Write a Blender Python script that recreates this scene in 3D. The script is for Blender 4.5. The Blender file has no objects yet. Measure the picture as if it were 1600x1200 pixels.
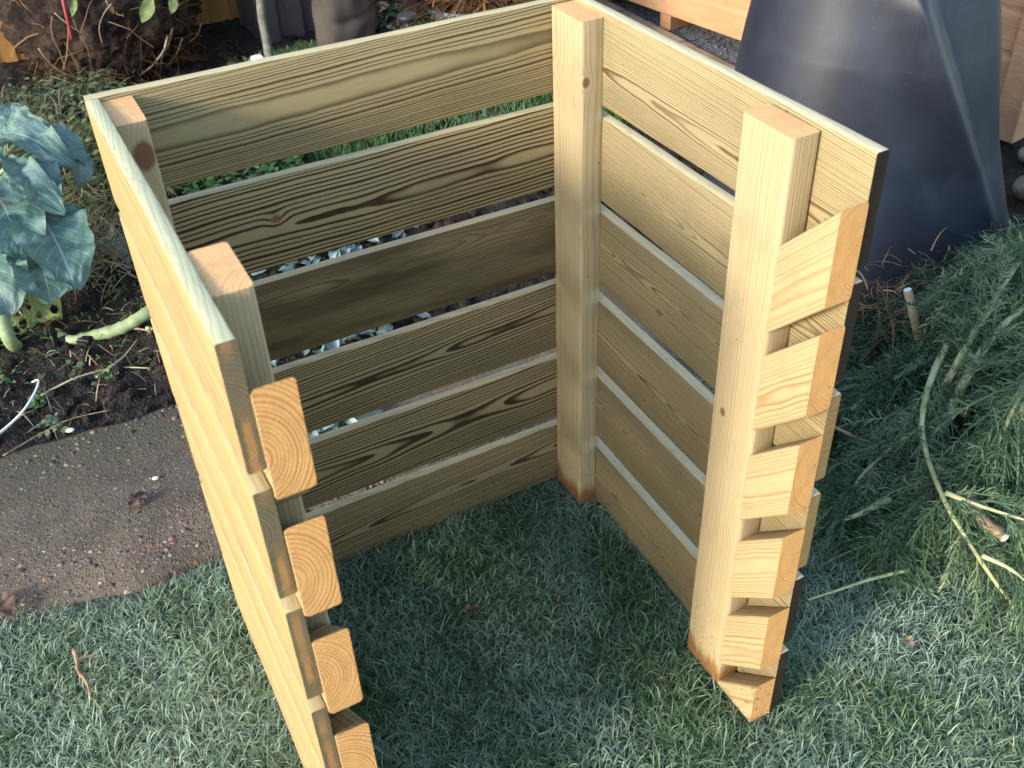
import bpy, bmesh, math, random
import numpy as np
from mathutils import Matrix, Vector, noise as mnoise

S = bpy.context.scene
COL = S.collection
R = math.radians
rng = np.random.default_rng(11)
random.seed(5)

# ------------------------------------------------------------------ camera
CAM = np.array([-0.8315308, -1.41036299, 1.52336664])
CR = np.array([0.88348256, -0.46704145, -0.03648073])
CU = np.array([0.31377834, 0.53213791, 0.78636658])
CF = np.array([0.34785301, 0.70618802, -0.61668206])
cam_d = bpy.data.cameras.new('camera')
cam = bpy.data.objects.new('camera', cam_d)
COL.objects.link(cam)
m = Matrix.Identity(4)
for i in range(3):
    m[i][0], m[i][1], m[i][2], m[i][3] = CR[i], CU[i], -CF[i], CAM[i]
cam.matrix_world = m
cam_d.sensor_width = 36
cam_d.lens = 36.55
cam_d.clip_start = 0.05
cam_d.clip_end = 500
cam_d.dof.use_dof = True
cam_d.dof.focus_distance = 2.0
cam_d.dof.aperture_fstop = 9.0
S.camera = cam

# ------------------------------------------------------------------ light
SUN_EL, SUN_AZ = 21.0, 14.0        # azimuth: degrees in front of the -X direction
world = bpy.data.worlds.new("World")
S.world = world
world.use_nodes = True
wn = world.node_tree
bg = wn.nodes['Background']
sky = wn.nodes.new('ShaderNodeTexSky')
sky.sky_type = 'NISHITA'
sky.sun_disc = False
sky.sun_elevation = R(SUN_EL)
sky.sun_rotation = R(270 - SUN_AZ)
wn.links.new(sky.outputs[0], bg.inputs[0])
bg.inputs[1].default_value = 0.15
sd = bpy.data.lights.new('sun', 'SUN')
sd.energy = 1.5
sd.angle = R(10)
sd.color = (1.0, 0.91, 0.77)
sun = bpy.data.objects.new('sun', sd)
COL.objects.link(sun)
se, sa = R(SUN_EL), R(SUN_AZ)
sdir = Vector((-math.cos(se) * math.cos(sa), -math.cos(se) * math.sin(sa), math.sin(se)))
sun.rotation_euler = sdir.to_track_quat('Z', 'Y').to_euler()
sun.location = (-4, -1, 3)
S.view_settings.view_transform = 'Standard'
S.view_settings.look = 'None'
S.view_settings.gamma = 1
S.view_settings.use_curve_mapping = False
S.view_settings.exposure = 1.80


# ------------------------------------------------------------------ helpers
def ray(x, y):
    return CF + CR * (x - 800) / 1624.47 - CU * (y - 600) / 1624.47


def at(x, y, d):
    """point seen at photo pixel x, y, d metres deep"""
    return Vector(CAM + ray(x, y) * d)


def gp(x, y, z=0.0):
    """ground point seen at a photo pixel"""
    d = ray(x, y)
    return Vector(CAM + d * ((z - CAM[2]) / d[2]))


def link(name, me, mat=None, parent=None, M=None):
    o = bpy.data.objects.new(name, me)
    COL.objects.link(o)
    if mat is not None and len(me.materials) == 0:
        me.materials.append(mat)
    M = M or Matrix.Identity(4)
    if parent is not None:
        o.parent = parent
        pl = Matrix.Translation(parent['_w'] if '_w' in parent else (0, 0, 0))
        o.matrix_basis = pl.inverted() @ M
        w = M.translation
    else:
        o.matrix_basis = M
        w = M.translation
    o['_w'] = (w[0], w[1], w[2])
    return o


def thing(name, label, cat, loc=(0, 0, 0), group=None):
    o = bpy.data.objects.new(name, None)
    COL.objects.link(o)
    o.location = loc
    o.empty_display_size = 0.1
    o['_w'] = tuple(loc)
    tag(o, label, cat, group)
    return o


def tag(o, label=None, cat=None, group=None, kind=None):
    if label: o['label'] = label
    if cat: o['category'] = cat
    if group: o['group'] = group
    if kind: o['kind'] = kind
    return o


def T(v):
    return Matrix.Translation(Vector(v))


def mesh(name, verts, faces, smooth=False, sharp=None):
    me = bpy.data.meshes.new(name)
    me.from_pydata([tuple(v) for v in verts], [], faces)
    if smooth:
        me.polygons.foreach_set('use_smooth', [True] * len(me.polygons))
        if sharp: me.set_sharp_from_angle(angle=R(sharp))
    me.update()
    return me


def wmesh(name, verts, faces, mat, parent=None, org=(0, 0, 0), smooth=False, sharp=None):
    """mesh given in world coordinates, its origin set to org"""
    ox = Vector(org)
    me = mesh(name, [Vector(v) - ox for v in verts], faces, smooth, sharp)
    return link(name, me, mat, parent, T(ox))


def quads_mesh(name, V, F, attr=None, smooth=False, uv=None):
    """fast numpy mesh: V (n,3), F (m,4)"""
    me = bpy.data.meshes.new(name)
    V = np.ascontiguousarray(V, dtype=np.float32)
    F = np.ascontiguousarray(F, dtype=np.int32)
    me.vertices.add(len(V))
    me.vertices.foreach_set('co', V.ravel())
    me.loops.add(F.size)
    me.loops.foreach_set('vertex_index', F.ravel())
    me.polygons.add(len(F))
    me.polygons.foreach_set('loop_start', np.arange(0, F.size, F.shape[1], dtype=np.int32))
    if smooth:
        me.polygons.foreach_set('use_smooth', np.ones(len(F), dtype=bool))
    if attr:
        for k, a in attr.items():
            at_ = me.attributes.new(k, 'FLOAT', 'POINT')
            at_.data.foreach_set('value', np.ascontiguousarray(a, dtype=np.float32))
    if uv is not None:
        l = me.uv_layers.new(name='UVMap')
        l.data.foreach_set('uv', np.ascontiguousarray(uv[F.ravel()], dtype=np.float32).ravel())
    me.update(calc_edges=True)
    me.validate()
    return me


def ribbons(name, P, Wd, side, rnd):
    """P (N,K,3) centre lines, Wd (N,K) half widths, side (N,3), rnd (N,)"""
    N, K, _ = P.shape
    A = P - side[:, None, :] * Wd[:, :, None]
    B = P + side[:, None, :] * Wd[:, :, None]
    V = np.stack([A, B], 2).reshape(-1, 3)
    base = (np.arange(N) * K * 2)[:, None] + (np.arange(K - 1) * 2)[None]
    F = np.stack([base, base + 1, base + 3, base + 2], -1).reshape(-1, 4)
    t = np.tile(np.repeat(np.linspace(0, 1, K), 2), N)
    return quads_mesh(name, V, F, {'rnd': np.repeat(rnd, K * 2), 'tip': t})


def tube_geo(pts, rad, n=7, cap=True):
    pts = [Vector(p) for p in pts]
    if not hasattr(rad, '__len__'): rad = [rad] * len(pts)
    V, F = [], []
    up = None
    for i, p in enumerate(pts):
        d = (pts[min(i + 1, len(pts) - 1)] - pts[max(i - 1, 0)]).normalized()
        if up is None:
            up = d.orthogonal().normalized()
        up = (up - d * up.dot(d)).normalized()
        q = d.cross(up)
        for k in range(n):
            a = 2 * math.pi * k / n
            V.append(p + (up * math.cos(a) + q * math.sin(a)) * rad[i])
    for i in range(len(pts) - 1):
        for k in range(n):
            F.append((i * n + k, i * n + (k + 1) % n, (i + 1) * n + (k + 1) % n, (i + 1) * n + k))
    if cap:
        F.append(tuple(range(n - 1, -1, -1)))
        F.append(tuple(range((len(pts) - 1) * n, len(pts) * n)))
    return V, F


class Geo:
    def __init__(self): self.V, self.F = [], []

    def add(self, V, F):
        b = len(self.V)
        self.V += [Vector(v) for v in V]
        self.F += [tuple(i + b for i in f) for f in F]
        return self

    def tube(self, pts, rad, n=7): return self.add(*tube_geo(pts, rad, n))

    def box(self, lo, hi, ch=0.0):
        x0, y0, z0 = lo; x1, y1, z1 = hi
        V = [(x0, y0, z0), (x1, y0, z0), (x1, y1, z0), (x0, y1, z0), (x0, y0, z1), (x1, y0, z1), (x1, y1, z1), (x0, y1, z1)]
        return self.add(V, [(3, 2, 1, 0), (4, 5, 6, 7), (0, 1, 5, 4), (1, 2, 6, 5), (2, 3, 7, 6), (3, 0, 4, 7)])

    def build(self, name, mat, parent=None, org=(0, 0, 0), smooth=False, sharp=None):
        return wmesh(name, self.V, self.F, mat, parent, org, smooth, sharp)


def curve_pts(pts, n=12):
    """Catmull-Rom through points"""
    P = [Vector(p) for p in pts]
    P = [P[0] * 2 - P[1]] + P + [P[-1] * 2 - P[-2]]
    out = []
    for i in range(1, len(P) - 2):
        for k in range(n):
            t = k / n
            a, b, c, d = P[i - 1], P[i], P[i + 1], P[i + 2]
            out.append(0.5 * ((2 * b) + (c - a) * t + (2 * a - 5 * b + 4 * c - d) * t * t + (3 * b - a - 3 * c + d) * t ** 3))
    out.append(P[-2])
    return out


def vnoise(x, y, f, seed=0):
    """smooth pseudo noise in numpy, about -1..1"""
    r = np.random.default_rng(seed)
    s = 0
    for _ in range(7):
        a = r.uniform(0, 2 * np.pi); k = f * r.uniform(0.6, 1.6); ph = r.uniform(0, 6.28)
        s = s + np.sin((x * np.cos(a) + y * np.sin(a)) * k + ph)
    return s / 3.2


# ------------------------------------------------------------------ materials
class NT:
    def __init__(self, name):
        self.m = bpy.data.materials.new(name)
        self.m.use_nodes = True
        self.t = self.m.node_tree
        self.b = self.t.nodes['Principled BSDF']

    def node(self, ty, **kw):
        n = self.t.nodes.new('ShaderNode' + ty)
        for k, v in kw.items(): setattr(n, k, v)
        return n

    def set(self, sock, v):
        if isinstance(v, bpy.types.NodeSocket): self.t.links.new(v, sock)
        elif isinstance(v, (tuple, list)):
            sock.default_value = tuple(v) + ((1,) if len(v) == 3 and sock.type == 'RGBA' else ())
        else: sock.default_value = v

    def math(self, op, a, b=None, c=None, clamp=False):
        n = self.node('Math', operation=op, use_clamp=clamp)
        self.set(n.inputs[0], a)
        if b is not None: self.set(n.inputs[1], b)
        if c is not None: self.set(n.inputs[2], c)
        return n.outputs[0]

    def add(self, a, b): return self.math('ADD', a, b)
    def sub(self, a, b): return self.math('SUBTRACT', a, b)
    def mul(self, a, b): return self.math('MULTIPLY', a, b)

    def ss(self, x, lo, hi, a=0.0, b=1.0):
        n = self.node('MapRange', interpolation_type='SMOOTHSTEP')
        self.set(n.inputs[0], x); self.set(n.inputs[1], lo); self.set(n.inputs[2], hi)
        self.set(n.inputs[3], a); self.set(n.inputs[4], b)
        return n.outputs[0]

    def mix(self, f, a, b, mode='MIX'):
        n = self.node('Mix', data_type='RGBA', blend_type=mode)
        self.set(n.inputs[0], f); self.set(n.inputs[6], a); self.set(n.inputs[7], b)
        return n.outputs[2]

    def xyz(self, v):
        n = self.node('SeparateXYZ'); self.set(n.inputs[0], v); return n.outputs

    def vec(self, x, y, z):
        n = self.node('CombineXYZ')
        for i, v in enumerate((x, y, z)): self.set(n.inputs[i], v)
        return n.outputs[0]

    def noise(self, v, scale=1.0, detail=2.0, rough=0.5):
        n = self.node('TexNoise')
        if v is not None: self.set(n.inputs['Vector'], v)
        n.inputs['Scale'].default_value = scale
        n.inputs['Detail'].default_value = detail
        n.inputs['Roughness'].default_value = rough
        return n.outputs[0]

    def voronoi(self, v, scale, feature='F1'):
        n = self.node('TexVoronoi', feature=feature)
        if v is not None: self.set(n.inputs['Vector'], v)
        n.inputs['Scale'].default_value = scale
        return n

    def coord(self, k='Object'): return self.node('TexCoord').outputs[k]
    def pos(self): return self.node('NewGeometry').outputs['Position']
    def attr(self, name, ty='GEOMETRY'): return self.node('Attribute', attribute_type=ty, attribute_name=name).outputs['Fac']
    def rnd(self): return self.node('ObjectInfo').outputs['Random']

    def ramp(self, f, stops):
        n = self.node('ValToRGB')
        e = n.color_ramp.elements
        while len(e) < len(stops): e.new(0.5)
        for i, (p, c) in enumerate(stops):
            e[i].position = p; e[i].color = tuple(c) + (1,)
        self.set(n.inputs[0], f)
        return n.outputs[0]

    def out(self, col=None, rough=None, bump=None, strength=0.3, dist=0.002, spec=None):
        if col is not None: self.set(self.b.inputs['Base Color'], col)
        if rough is not None: self.set(self.b.inputs['Roughness'], rough)
        if spec is not None: self.set(self.b.inputs['Specular IOR Level'], spec)
        if bump is not None:
            n = self.node('Bump')
            n.inputs['Strength'].default_value = strength
            n.inputs['Distance'].default_value = dist
            self.set(n.inputs['Height'], bump)
            self.t.links.new(n.outputs[0], self.b.inputs['Normal'])
        return self.m


def wood_mat(name, early, late, end_e, end_l, outer=None, top=None, spacing=0.0045, contrast=1.0, stain=0.3, wet=False):
    """solid timber: growth rings round a pith line that each piece sets for itself, so every face and end shows its own cut"""
    k = NT(name)
    A = lambda n: k.attr(n, 'OBJECT')
    x, y, z = k.xyz(k.coord('Object'))
    seed = A('seed')
    xs = k.add(x, k.mul(seed, 7.3))
    w1 = k.sub(k.noise(k.vec(k.mul(xs, 2.4), k.mul(y, 5.0), k.mul(z, 5.0)), 1, 2), 0.5)
    w2 = k.sub(k.noise(k.vec(k.mul(xs, 14.0), k.mul(y, 40.0), k.mul(z, 40.0)), 1, 2), 0.5)
    yy = k.add(k.sub(k.sub(y, A('py')), k.mul(x, A('ty'))), k.mul(w1, A('wy')))
    zz = k.sub(k.sub(z, A('pz')), k.mul(x, A('tz')))
    r = k.math('SQRT', k.add(k.mul(yy, yy), k.mul(zz, zz)))
    r = k.add(r, k.mul(w2, 0.0022))
    dx = k.sub(x, A('kx')); kax = A('kax'); dz = k.sub(k.add(k.mul(z, k.sub(1.0, kax)), k.mul(y, kax)), A('kz'))
    dk = k.math('SQRT', k.add(k.mul(k.mul(dx, dx), 0.55), k.mul(dz, dz)))
    dkn = k.math('DIVIDE', dk, k.math('MAXIMUM', A('kr'), 0.002))
    r = k.add(r, k.mul(k.math('EXPONENT', k.mul(k.mul(dkn, dkn), -0.28)), k.mul(A('kr'), 0.9)))
    rc = k.math('DIVIDE', r, k.mul(A('sp'), spacing))
    rc = k.add(rc, k.mul(k.noise(k.vec(k.mul(rc, 0.35), seed, 3.3), 1, 1), 2.2))
    f = k.math('FRACT', rc)
    wn_ = k.node('TexWhiteNoise', noise_dimensions='2D')
    k.set(wn_.inputs[0], k.vec(k.math('FLOOR', rc), seed, 0))
    lw = k.mul(k.ss(f, 0.40, 0.86), k.ss(f, 0.90, 1.0, 1.0, 0.0))
    lw = k.mul(lw, k.add(0.55, k.mul(wn_.outputs[0], 0.5)))
    blot = k.noise(k.vec(k.mul(xs, 5.0), k.mul(y, 9.0), k.mul(z, 13.0)), 1, 4, 0.6)
    fib = k.noise(k.vec(k.mul(xs, 22.0), k.mul(y, 700.0), k.mul(z, 700.0)), 1, 3, 0.6)
    fac = k.math('MULTIPLY', k.mul(k.mul(lw, contrast), A('ct')), k.ss(blot, 0.15, 0.6, 0.7, 1.1), clamp=True)
    col = k.mix(fac, early, late)
    dk_c = tuple(c * 0.55 for c in early)
    col = k.mix(k.ss(blot, 0.5, 0.8, 0.0, stain), col, dk_c)
    bl2 = k.noise(k.vec(k.mul(xs, 2.0), k.mul(y, 5.0), k.mul(z, 16.0)), 1, 4, 0.6)
    col = k.mix(k.mul(A('dk'), k.ss(bl2, 0.38, 0.62, 1.0, 0.55)), col, (0.075, 0.052, 0.026))
    n = k.coord('Normal'); nx, ny, nz = k.xyz(n)
    if outer:
        sp = k.noise(k.vec(k.mul(xs, 9.0), k.mul(y, 60.0), k.mul(z, 90.0)), 1, 4, 0.65)
        oc = k.mix(k.mul(lw, 0.30), outer, tuple(c * 0.6 for c in outer))
        ol = k.noise(k.vec(k.mul(xs, 0.7), 3.0, k.mul(z, 120.0)), 1, 4, 0.6)
        oc = k.mix(k.ss(ol, 0.35, 0.7, 0.0, 0.5), oc, (0.49, 0.37, 0.21))
        oc = k.mix(k.ss(ol, 0.30, 0.38, 0.8, 0.0), oc, (0.26, 0.16, 0.08))
        ol2 = k.noise(k.vec(k.mul(xs, 0.5), 9.0, k.mul(z, 210.0)), 1, 2, 0.5)
        oc = k.mix(k.ss(ol2, 0.60, 0.66, 0.0, 0.8), oc, (0.13, 0.09, 0.055))
        oc = k.mix(k.ss(sp, 0.62, 0.72, 0.0, 0.6), oc, tuple(c * 0.35 for c in outer))
        col = k.mix(k.ss(ny, 0.55, 0.75), col, oc)
    if top:
        tc = k.mix(k.mul(fac, 0.22), top, late)
        spk = k.noise(k.vec(k.mul(xs, 60.0), k.mul(y, 260.0), z), 1, 3, 0.7)
        tc = k.mix(k.ss(spk, 0.62, 0.72, 0.0, 0.55), tc, (0.10, 0.085, 0.05))
        tc = k.mix(A('toppale'), k.mix(0.35, outer or top, top), tc)
        col = k.mix(k.ss(nz, 0.55, 0.8), col, tc)
    ec = k.mix(k.mul(lw, 0.85), end_e, end_l)
    eb = k.noise(k.vec(k.mul(x, 3), k.mul(y, 40.0), k.mul(z, 40.0)), 1, 4, 0.6)
    ec = k.mix(k.ss(eb, 0.35, 0.70, 0.0, 0.35), ec, tuple(c * 0.6 for c in end_e))
    saw = k.noise(k.vec(k.mul(x, 3), k.mul(k.add(y, z), 500.0), k.mul(k.sub(y, z), 60.0)), 1, 2)
    ec = k.mix(k.ss(saw, 0.5, 0.75, 0.0, 0.15), ec, tuple(min(1, c * 1.35) for c in end_e))
    core = k.mul(k.ss(k.math('ABSOLUTE', k.add(y, k.mul(k.sub(eb, 0.5), 0.008))), 0.002, 0.0065, 1.0, 0.0), k.ss(k.noise(k.vec(seed, k.mul(z, 14.0), 2.0), 1, 2), 0.38, 0.6))
    ec = k.mix(k.mul(core, k.mul(A('rim'), 0.75)), ec, k.mix(k.mul(lw, 0.6), (0.46, 0.24, 0.09), (0.26, 0.12, 0.045)))
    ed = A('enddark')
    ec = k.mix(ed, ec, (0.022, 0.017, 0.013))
    col = k.mix(k.ss(k.math('ABSOLUTE', nx), 0.5, 0.62), col, ec)
    kmask = k.mul(k.ss(k.add(dkn, k.mul(w2, 0.7)), 0.70, 1.15, 1.0, 0.0), k.ss(k.math('ABSOLUTE', nx), 0.5, 0.6, 1.0, 0.0))
    kmask = k.mul(kmask, k.ss(ny, 0.55, 0.75, 1.0, 0.0) if outer else 1.0)
    kring = k.math('FRACT', k.mul(dkn, 4.0))
    kc = k.mix(k.mul(kring, 0.22), (0.20, 0.095, 0.055), (0.085, 0.038, 0.022))
    col = k.mix(k.mul(kmask, 0.95), col, kc)
    col = k.mix(k.ss(fib, 0.3, 0.75, 0.0, 0.22), col, k.mix(1.0, col, (0.45, 0.42, 0.36), 'MULTIPLY'))
    spv = k.voronoi(k.vec(k.mul(xs, 38.0), k.mul(y, 55.0), k.mul(z, 55.0)), 1.0)
    spr = k.xyz(spv.outputs['Color'])[0]
    spk2 = k.math('DIVIDE', spv.outputs['Distance'], k.math('MAXIMUM', k.ss(spr, 0.72, 1.0, 0.0, 1.3), 0.01))
    col = k.mix(k.ss(spk2, 0.045, 0.085, 0.7, 0.0), col, (0.03, 0.02, 0.015))
    if wet:
        wz = k.xyz(k.pos())[2]
        nn = k.noise(k.vec(k.mul(y, 60), k.mul(z, 60), 1.0), 1, 3)
        col = k.mix(k.ss(k.add(wz, k.mul(k.noise(k.vec(k.mul(y, 22), k.mul(z, 22), 3.0), 1, 4, 0.7), -0.11)), -0.035, 0.0, 0.85, 0.0), col, (0.20, 0.085, 0.02))
    px_, py_, pz_ = k.xyz(k.pos())
    mud = k.noise(k.pos(), 130, 3, 0.6)
    low = k.ss(pz_, 0.0, 0.22, 1.0, 0.0)
    col = k.mix(k.mul(low, k.ss(mud, 0.60, 0.68, 0.0, 0.75)), col, (0.045, 0.036, 0.026))
    sm = k.noise(k.pos(), 5.5, 5, 0.7)
    col = k.mix(k.ss(sm, 0.52, 0.75, 0.0, 0.28), col, (0.13, 0.105, 0.065))
    sawm = k.noise(k.vec(k.mul(xs, 330.0), k.mul(y, 8.0), k.mul(z, 14.0)), 1, 2)
    h = k.add(k.add(k.mul(lw, -0.5), k.mul(fib, 0.45)), k.add(k.mul(sawm, 0.35), k.mul(saw, k.ss(k.math('ABSOLUTE', nx), 0.5, 0.62, 0.0, 1.2))))
    return k.out(col, k.ss(fib, 0.2, 0.8, 0.5, 0.72), h, 0.35, 0.0012, 0.15)


WPAL = wood_mat('treated_board_wood', (0.325, 0.258, 0.130), (0.046, 0.025, 0.014), (0.27, 0.18, 0.075), (0.10, 0.065, 0.03),
                outer=(0.56, 0.38, 0.19), top=(0.54, 0.48, 0.28), spacing=0.0040, contrast=1.4, stain=0.4)
WLITE = wood_mat('pale_board_wood', (0.345, 0.280, 0.150), (0.100, 0.065, 0.034), (0.27, 0.18, 0.075), (0.10, 0.065, 0.03),
                 outer=(0.56, 0.38, 0.19), top=(0.60, 0.55, 0.34), spacing=0.0037, contrast=1.15, stain=0.35)
WLEFT = wood_mat('sawn_board_wood', (0.42, 0.34, 0.155), (0.13, 0.09, 0.04), (0.175, 0.145, 0.085), (0.06, 0.055, 0.035),
                 outer=(0.43, 0.268, 0.115), top=(0.54, 0.53, 0.32), spacing=0.0046, contrast=0.8, stain=0.3)
WPOST = wood_mat('planed_post_wood', (0.45, 0.36, 0.212), (0.32, 0.22, 0.108), (0.80, 0.47, 0.21), (0.62, 0.32, 0.12),
                 spacing=0.0052, contrast=0.6, stain=0.2, wet=True)
WSTUB = wood_mat('cut_block_wood', (0.45, 0.34, 0.185), (0.25, 0.155, 0.06), (0.70, 0.385, 0.145), (0.40, 0.155, 0.04),
                 spacing=0.0046, contrast=0.7, stain=0.15)


def flat_mat(name, col, rough=0.6, var=0.25, scale=12.0, bump=0.2, dist=0.003, spec=0.4):
    k = NT(name)
    p = k.coord('Object')
    n = k.noise(p, scale, 5, 0.6)
    c = k.mix(k.ss(n, 0.3, 0.75), tuple(v * (1 - var) for v in col), tuple(min(1, v * (1 + var)) for v in col))
    return k.out(c, rough, k.noise(p, scale * 6, 4), bump, dist, spec)


def blade_mat(name, stops, frost=(0.50, 0.60, 0.60), amount=0.55, patch=2.5, sss=True):
    k = NT(name)
    rn = k.attr('rnd'); tip = k.attr('tip')
    col = k.ramp(rn, stops)
    pn = k.noise(k.pos(), patch, 3)
    pn2 = k.noise(k.pos(), patch * 9, 2)
    fr = k.mul(k.ss(pn, 0.30, 0.68), k.ss(k.add(tip, k.mul(pn2, 0.8)), 0.35, 1.2))
    fr = k.mul(fr, amount)
    col = k.mix(fr, col, frost)
    k.out(col, 0.55, spec=0.3)
    if sss:
        tr = k.node('BsdfTranslucent'); k.set(tr.inputs[0], col)
        mx = k.node('MixShader'); mx.inputs[0].default_value = 0.35
        o = k.t.nodes['Material Output']
        k.t.links.new(k.b.outputs[0], mx.inputs[1]); k.t.links.new(tr.outputs[0], mx.inputs[2])
        k.t.links.new(mx.outputs[0], o.inputs[0])
    return k.m


M_GRASS = blade_mat('frosted_grass', [(0.0, (0.055, 0.125, 0.038)), (0.28, (0.105, 0.192, 0.066)), (0.46, (0.180, 0.285, 0.145)), (0.64, (0.27, 0.39, 0.27)), (0.88, (0.42, 0.52, 0.43)), (0.92, (0.32, 0.32, 0.16)), (1.0, (0.48, 0.41, 0.24))], frost=(0.47, 0.61, 0.53), amount=0.62, patch=4.0)
M_GREEN = blade_mat('fresh_grass', [(0.0, (0.03, 0.10, 0.02)), (0.6, (0.07, 0.20, 0.035)), (1.0, (0.18, 0.28, 0.08))], amount=0.2)
M_FERN = blade_mat('feathery_foliage', [(0.0, (0.010, 0.030, 0.014)), (0.4, (0.045, 0.105, 0.046)), (0.7, (0.11, 0.20, 0.09)), (0.9, (0.23, 0.32, 0.17)), (1.0, (0.36, 0.38, 0.22))], frost=(0.36, 0.50, 0.42), amount=0.2)  # darkest stop stands for the shaded gaps in the heap
M_STRAW = blade_mat('dry_stalks', [(0.0, (0.16, 0.11, 0.05)), (0.6, (0.34, 0.25, 0.13)), (1.0, (0.52, 0.45, 0.28))], amount=0.15)
M_WEED = blade_mat('weed_leaves', [(0.0, (0.04, 0.075, 0.025)), (0.6, (0.10, 0.15, 0.05)), (1.0, (0.22, 0.24, 0.10))], amount=0.2)
M_ROOT = blade_mat('root_fibres', [(0.0, (0.07, 0.035, 0.018)), (0.6, (0.20, 0.11, 0.05)), (1.0, (0.42, 0.30, 0.16))], amount=0.0, sss=False)


def soil_mat(name, a, b, scale=25, bump=0.8):
    k = NT(name)
    p = k.pos()
    n = k.noise(p, scale, 6, 0.7)
    v = k.voronoi(p, scale * 5)
    c = k.mix(k.ss(n, 0.3, 0.7), a, b)
    c = k.mix(k.ss(v.outputs['Distance'], 0.06, 0.14, 0.35, 0.0), c, tuple(min(1, x * 4) for x in b))
    return k.out(c, 0.9, k.add(n, k.mul(v.outputs['Distance'], 0.6)), bump, 0.012, 0.2)


M_SOIL = soil_mat('dark_garden_soil', (0.012, 0.010, 0.009), (0.035, 0.028, 0.024))
M_GROUND = soil_mat('earth_under_grass', (0.050, 0.068, 0.048), (0.095, 0.120, 0.092))


def path_mat():
    k = NT('aggregate_concrete')
    p = k.pos()
    x, y, z = k.xyz(p)
    v = k.voronoi(k.vec(x, y, k.mul(z, 0.3)), 72)
    v2 = k.voronoi(k.vec(x, y, 4.0), 170)
    n = k.noise(p, 7, 5, 0.65)
    base = k.mix(k.ss(n, 0.3, 0.7), (0.075, 0.063, 0.048), (0.140, 0.118, 0.090))
    r1 = k.xyz(v.outputs['Color'])[0]
    stone = k.ramp(r1, [(0.0, (0.05, 0.045, 0.045)), (0.35, (0.10, 0.085, 0.075)), (0.6, (0.17, 0.12, 0.08)), (0.78, (0.27, 0.13, 0.06)), (0.9, (0.22, 0.2, 0.18)), (1.0, (0.4, 0.37, 0.33))])
    ms = k.ss(v.outputs['Distance'], 0.30, 0.38, 1.0, 0.0)
    r2 = k.xyz(v2.outputs['Color'])[1]
    st2 = k.ramp(r2, [(0.0, (0.025, 0.022, 0.024)), (0.5, (0.09, 0.07, 0.058)), (0.8, (0.20, 0.14, 0.085)), (1.0, (0.40, 0.33, 0.25))])
    col = k.mix(k.ss(v2.outputs['Distance'], 0.3, 0.45, 0.7, 0.0), base, st2)
    col = k.mix(k.mul(ms, k.ss(k.xyz(v.outputs['Color'])[2], 0.35, 0.5)), col, stone)
    edge = k.ss(k.add(y, k.mul(n, 0.3)), 0.52, 0.80)
    col = k.mix(k.mul(edge, 0.75), col, (0.075, 0.075, 0.048))
    h = k.add(k.mul(ms, 0.8), k.add(k.mul(k.ss(v2.outputs['Distance'], 0.2, 0.45, 1.0, 0.0), 0.4), n))
    return k.out(col, 0.8, h, 0.7, 0.004, 0.3)


M_PATH = path_mat()


def leaf_mat(name, a, b, vein, frost=0.2):
    k = NT(name)
    u, v, _ = k.xyz(k.coord('UV'))           # u along the leaf 0..1, v across -1..1 stored as 0..1
    vv = k.math('ABSOLUTE', k.sub(k.mul(v, 2.0), 1.0))
    n = k.noise(k.coord('Object'), 30, 4)
    col = k.mix(k.ss(n, 0.3, 0.7), a, b)
    side = k.math('FRACT', k.mul(k.sub(u, k.mul(vv, 0.28)), 8.0))
    sv = k.math('ABSOLUTE', k.sub(side, 0.5))
    rib = k.math('MAXIMUM', k.ss(vv, 0.02, 0.05, 1.0, 0.0), k.mul(k.ss(sv, 0.03, 0.085, 1.0, 0.0), k.ss(vv, 0.5, 0.95, 0.55, 0.1)))
    fine = k.voronoi(k.vec(k.mul(u, 26), k.mul(v, 20), 0), 1.0, 'DISTANCE_TO_EDGE').outputs['Distance']
    col = k.mix(k.ss(fine, 0.0, 0.07, 0.10, 0.0), col, vein)
    col = k.mix(k.mul(rib, 0.55), col, vein)
    col = k.mix(k.ss(k.noise(k.coord('Object'), 9, 4), 0.45, 0.75, 0.0, frost), col, (0.52, 0.60, 0.62))
    k.out(col, 0.5, k.add(k.mul(rib, -1.0), k.add(k.mul(k.ss(fine, 0.0, 0.15), 0.25), k.mul(n, 0.3))), 0.4, 0.003, 0.35)
    tr = k.node('BsdfTranslucent'); k.set(tr.inputs[0], col)
    mx = k.node('MixShader'); mx.inputs[0].default_value = 0.15
    o = k.t.nodes['Material Output']
    k.t.links.new(k.b.outputs[0], mx.inputs[1]); k.t.links.new(tr.outputs[0], mx.inputs[2])
    k.t.links.new(mx.outputs[0], o.inputs[0])
    return k.m


M_CAB = leaf_mat('glaucous_leaf', (0.062, 0.140, 0.115), (0.110, 0.205, 0.170), (0.36, 0.44, 0.38))
M_CABY = leaf_mat('yellowing_leaf', (0.17, 0.25, 0.075), (0.27, 0.34, 0.11), (0.42, 0.48, 0.25), 0.05)
M_FROSTLEAF = leaf_mat('frosted_leaf', (0.10, 0.19, 0.19), (0.20, 0.30, 0.29), (0.42, 0.50, 0.47), 0.35)


def stem_mat(name, a, b, scar):
    k = NT(name)
    p = k.coord('Object')
    n = k.noise(p, 25, 5, 0.6)
    c = k.mix(k.ss(n, 0.3, 0.7), a, b)
    v = k.voronoi(p, 32).outputs['Distance']
    c = k.mix(k.ss(v, 0.12, 0.3, 0.6, 0.0), c, scar)
    return k.out(c, 0.6, n, 0.4, 0.003)


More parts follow.
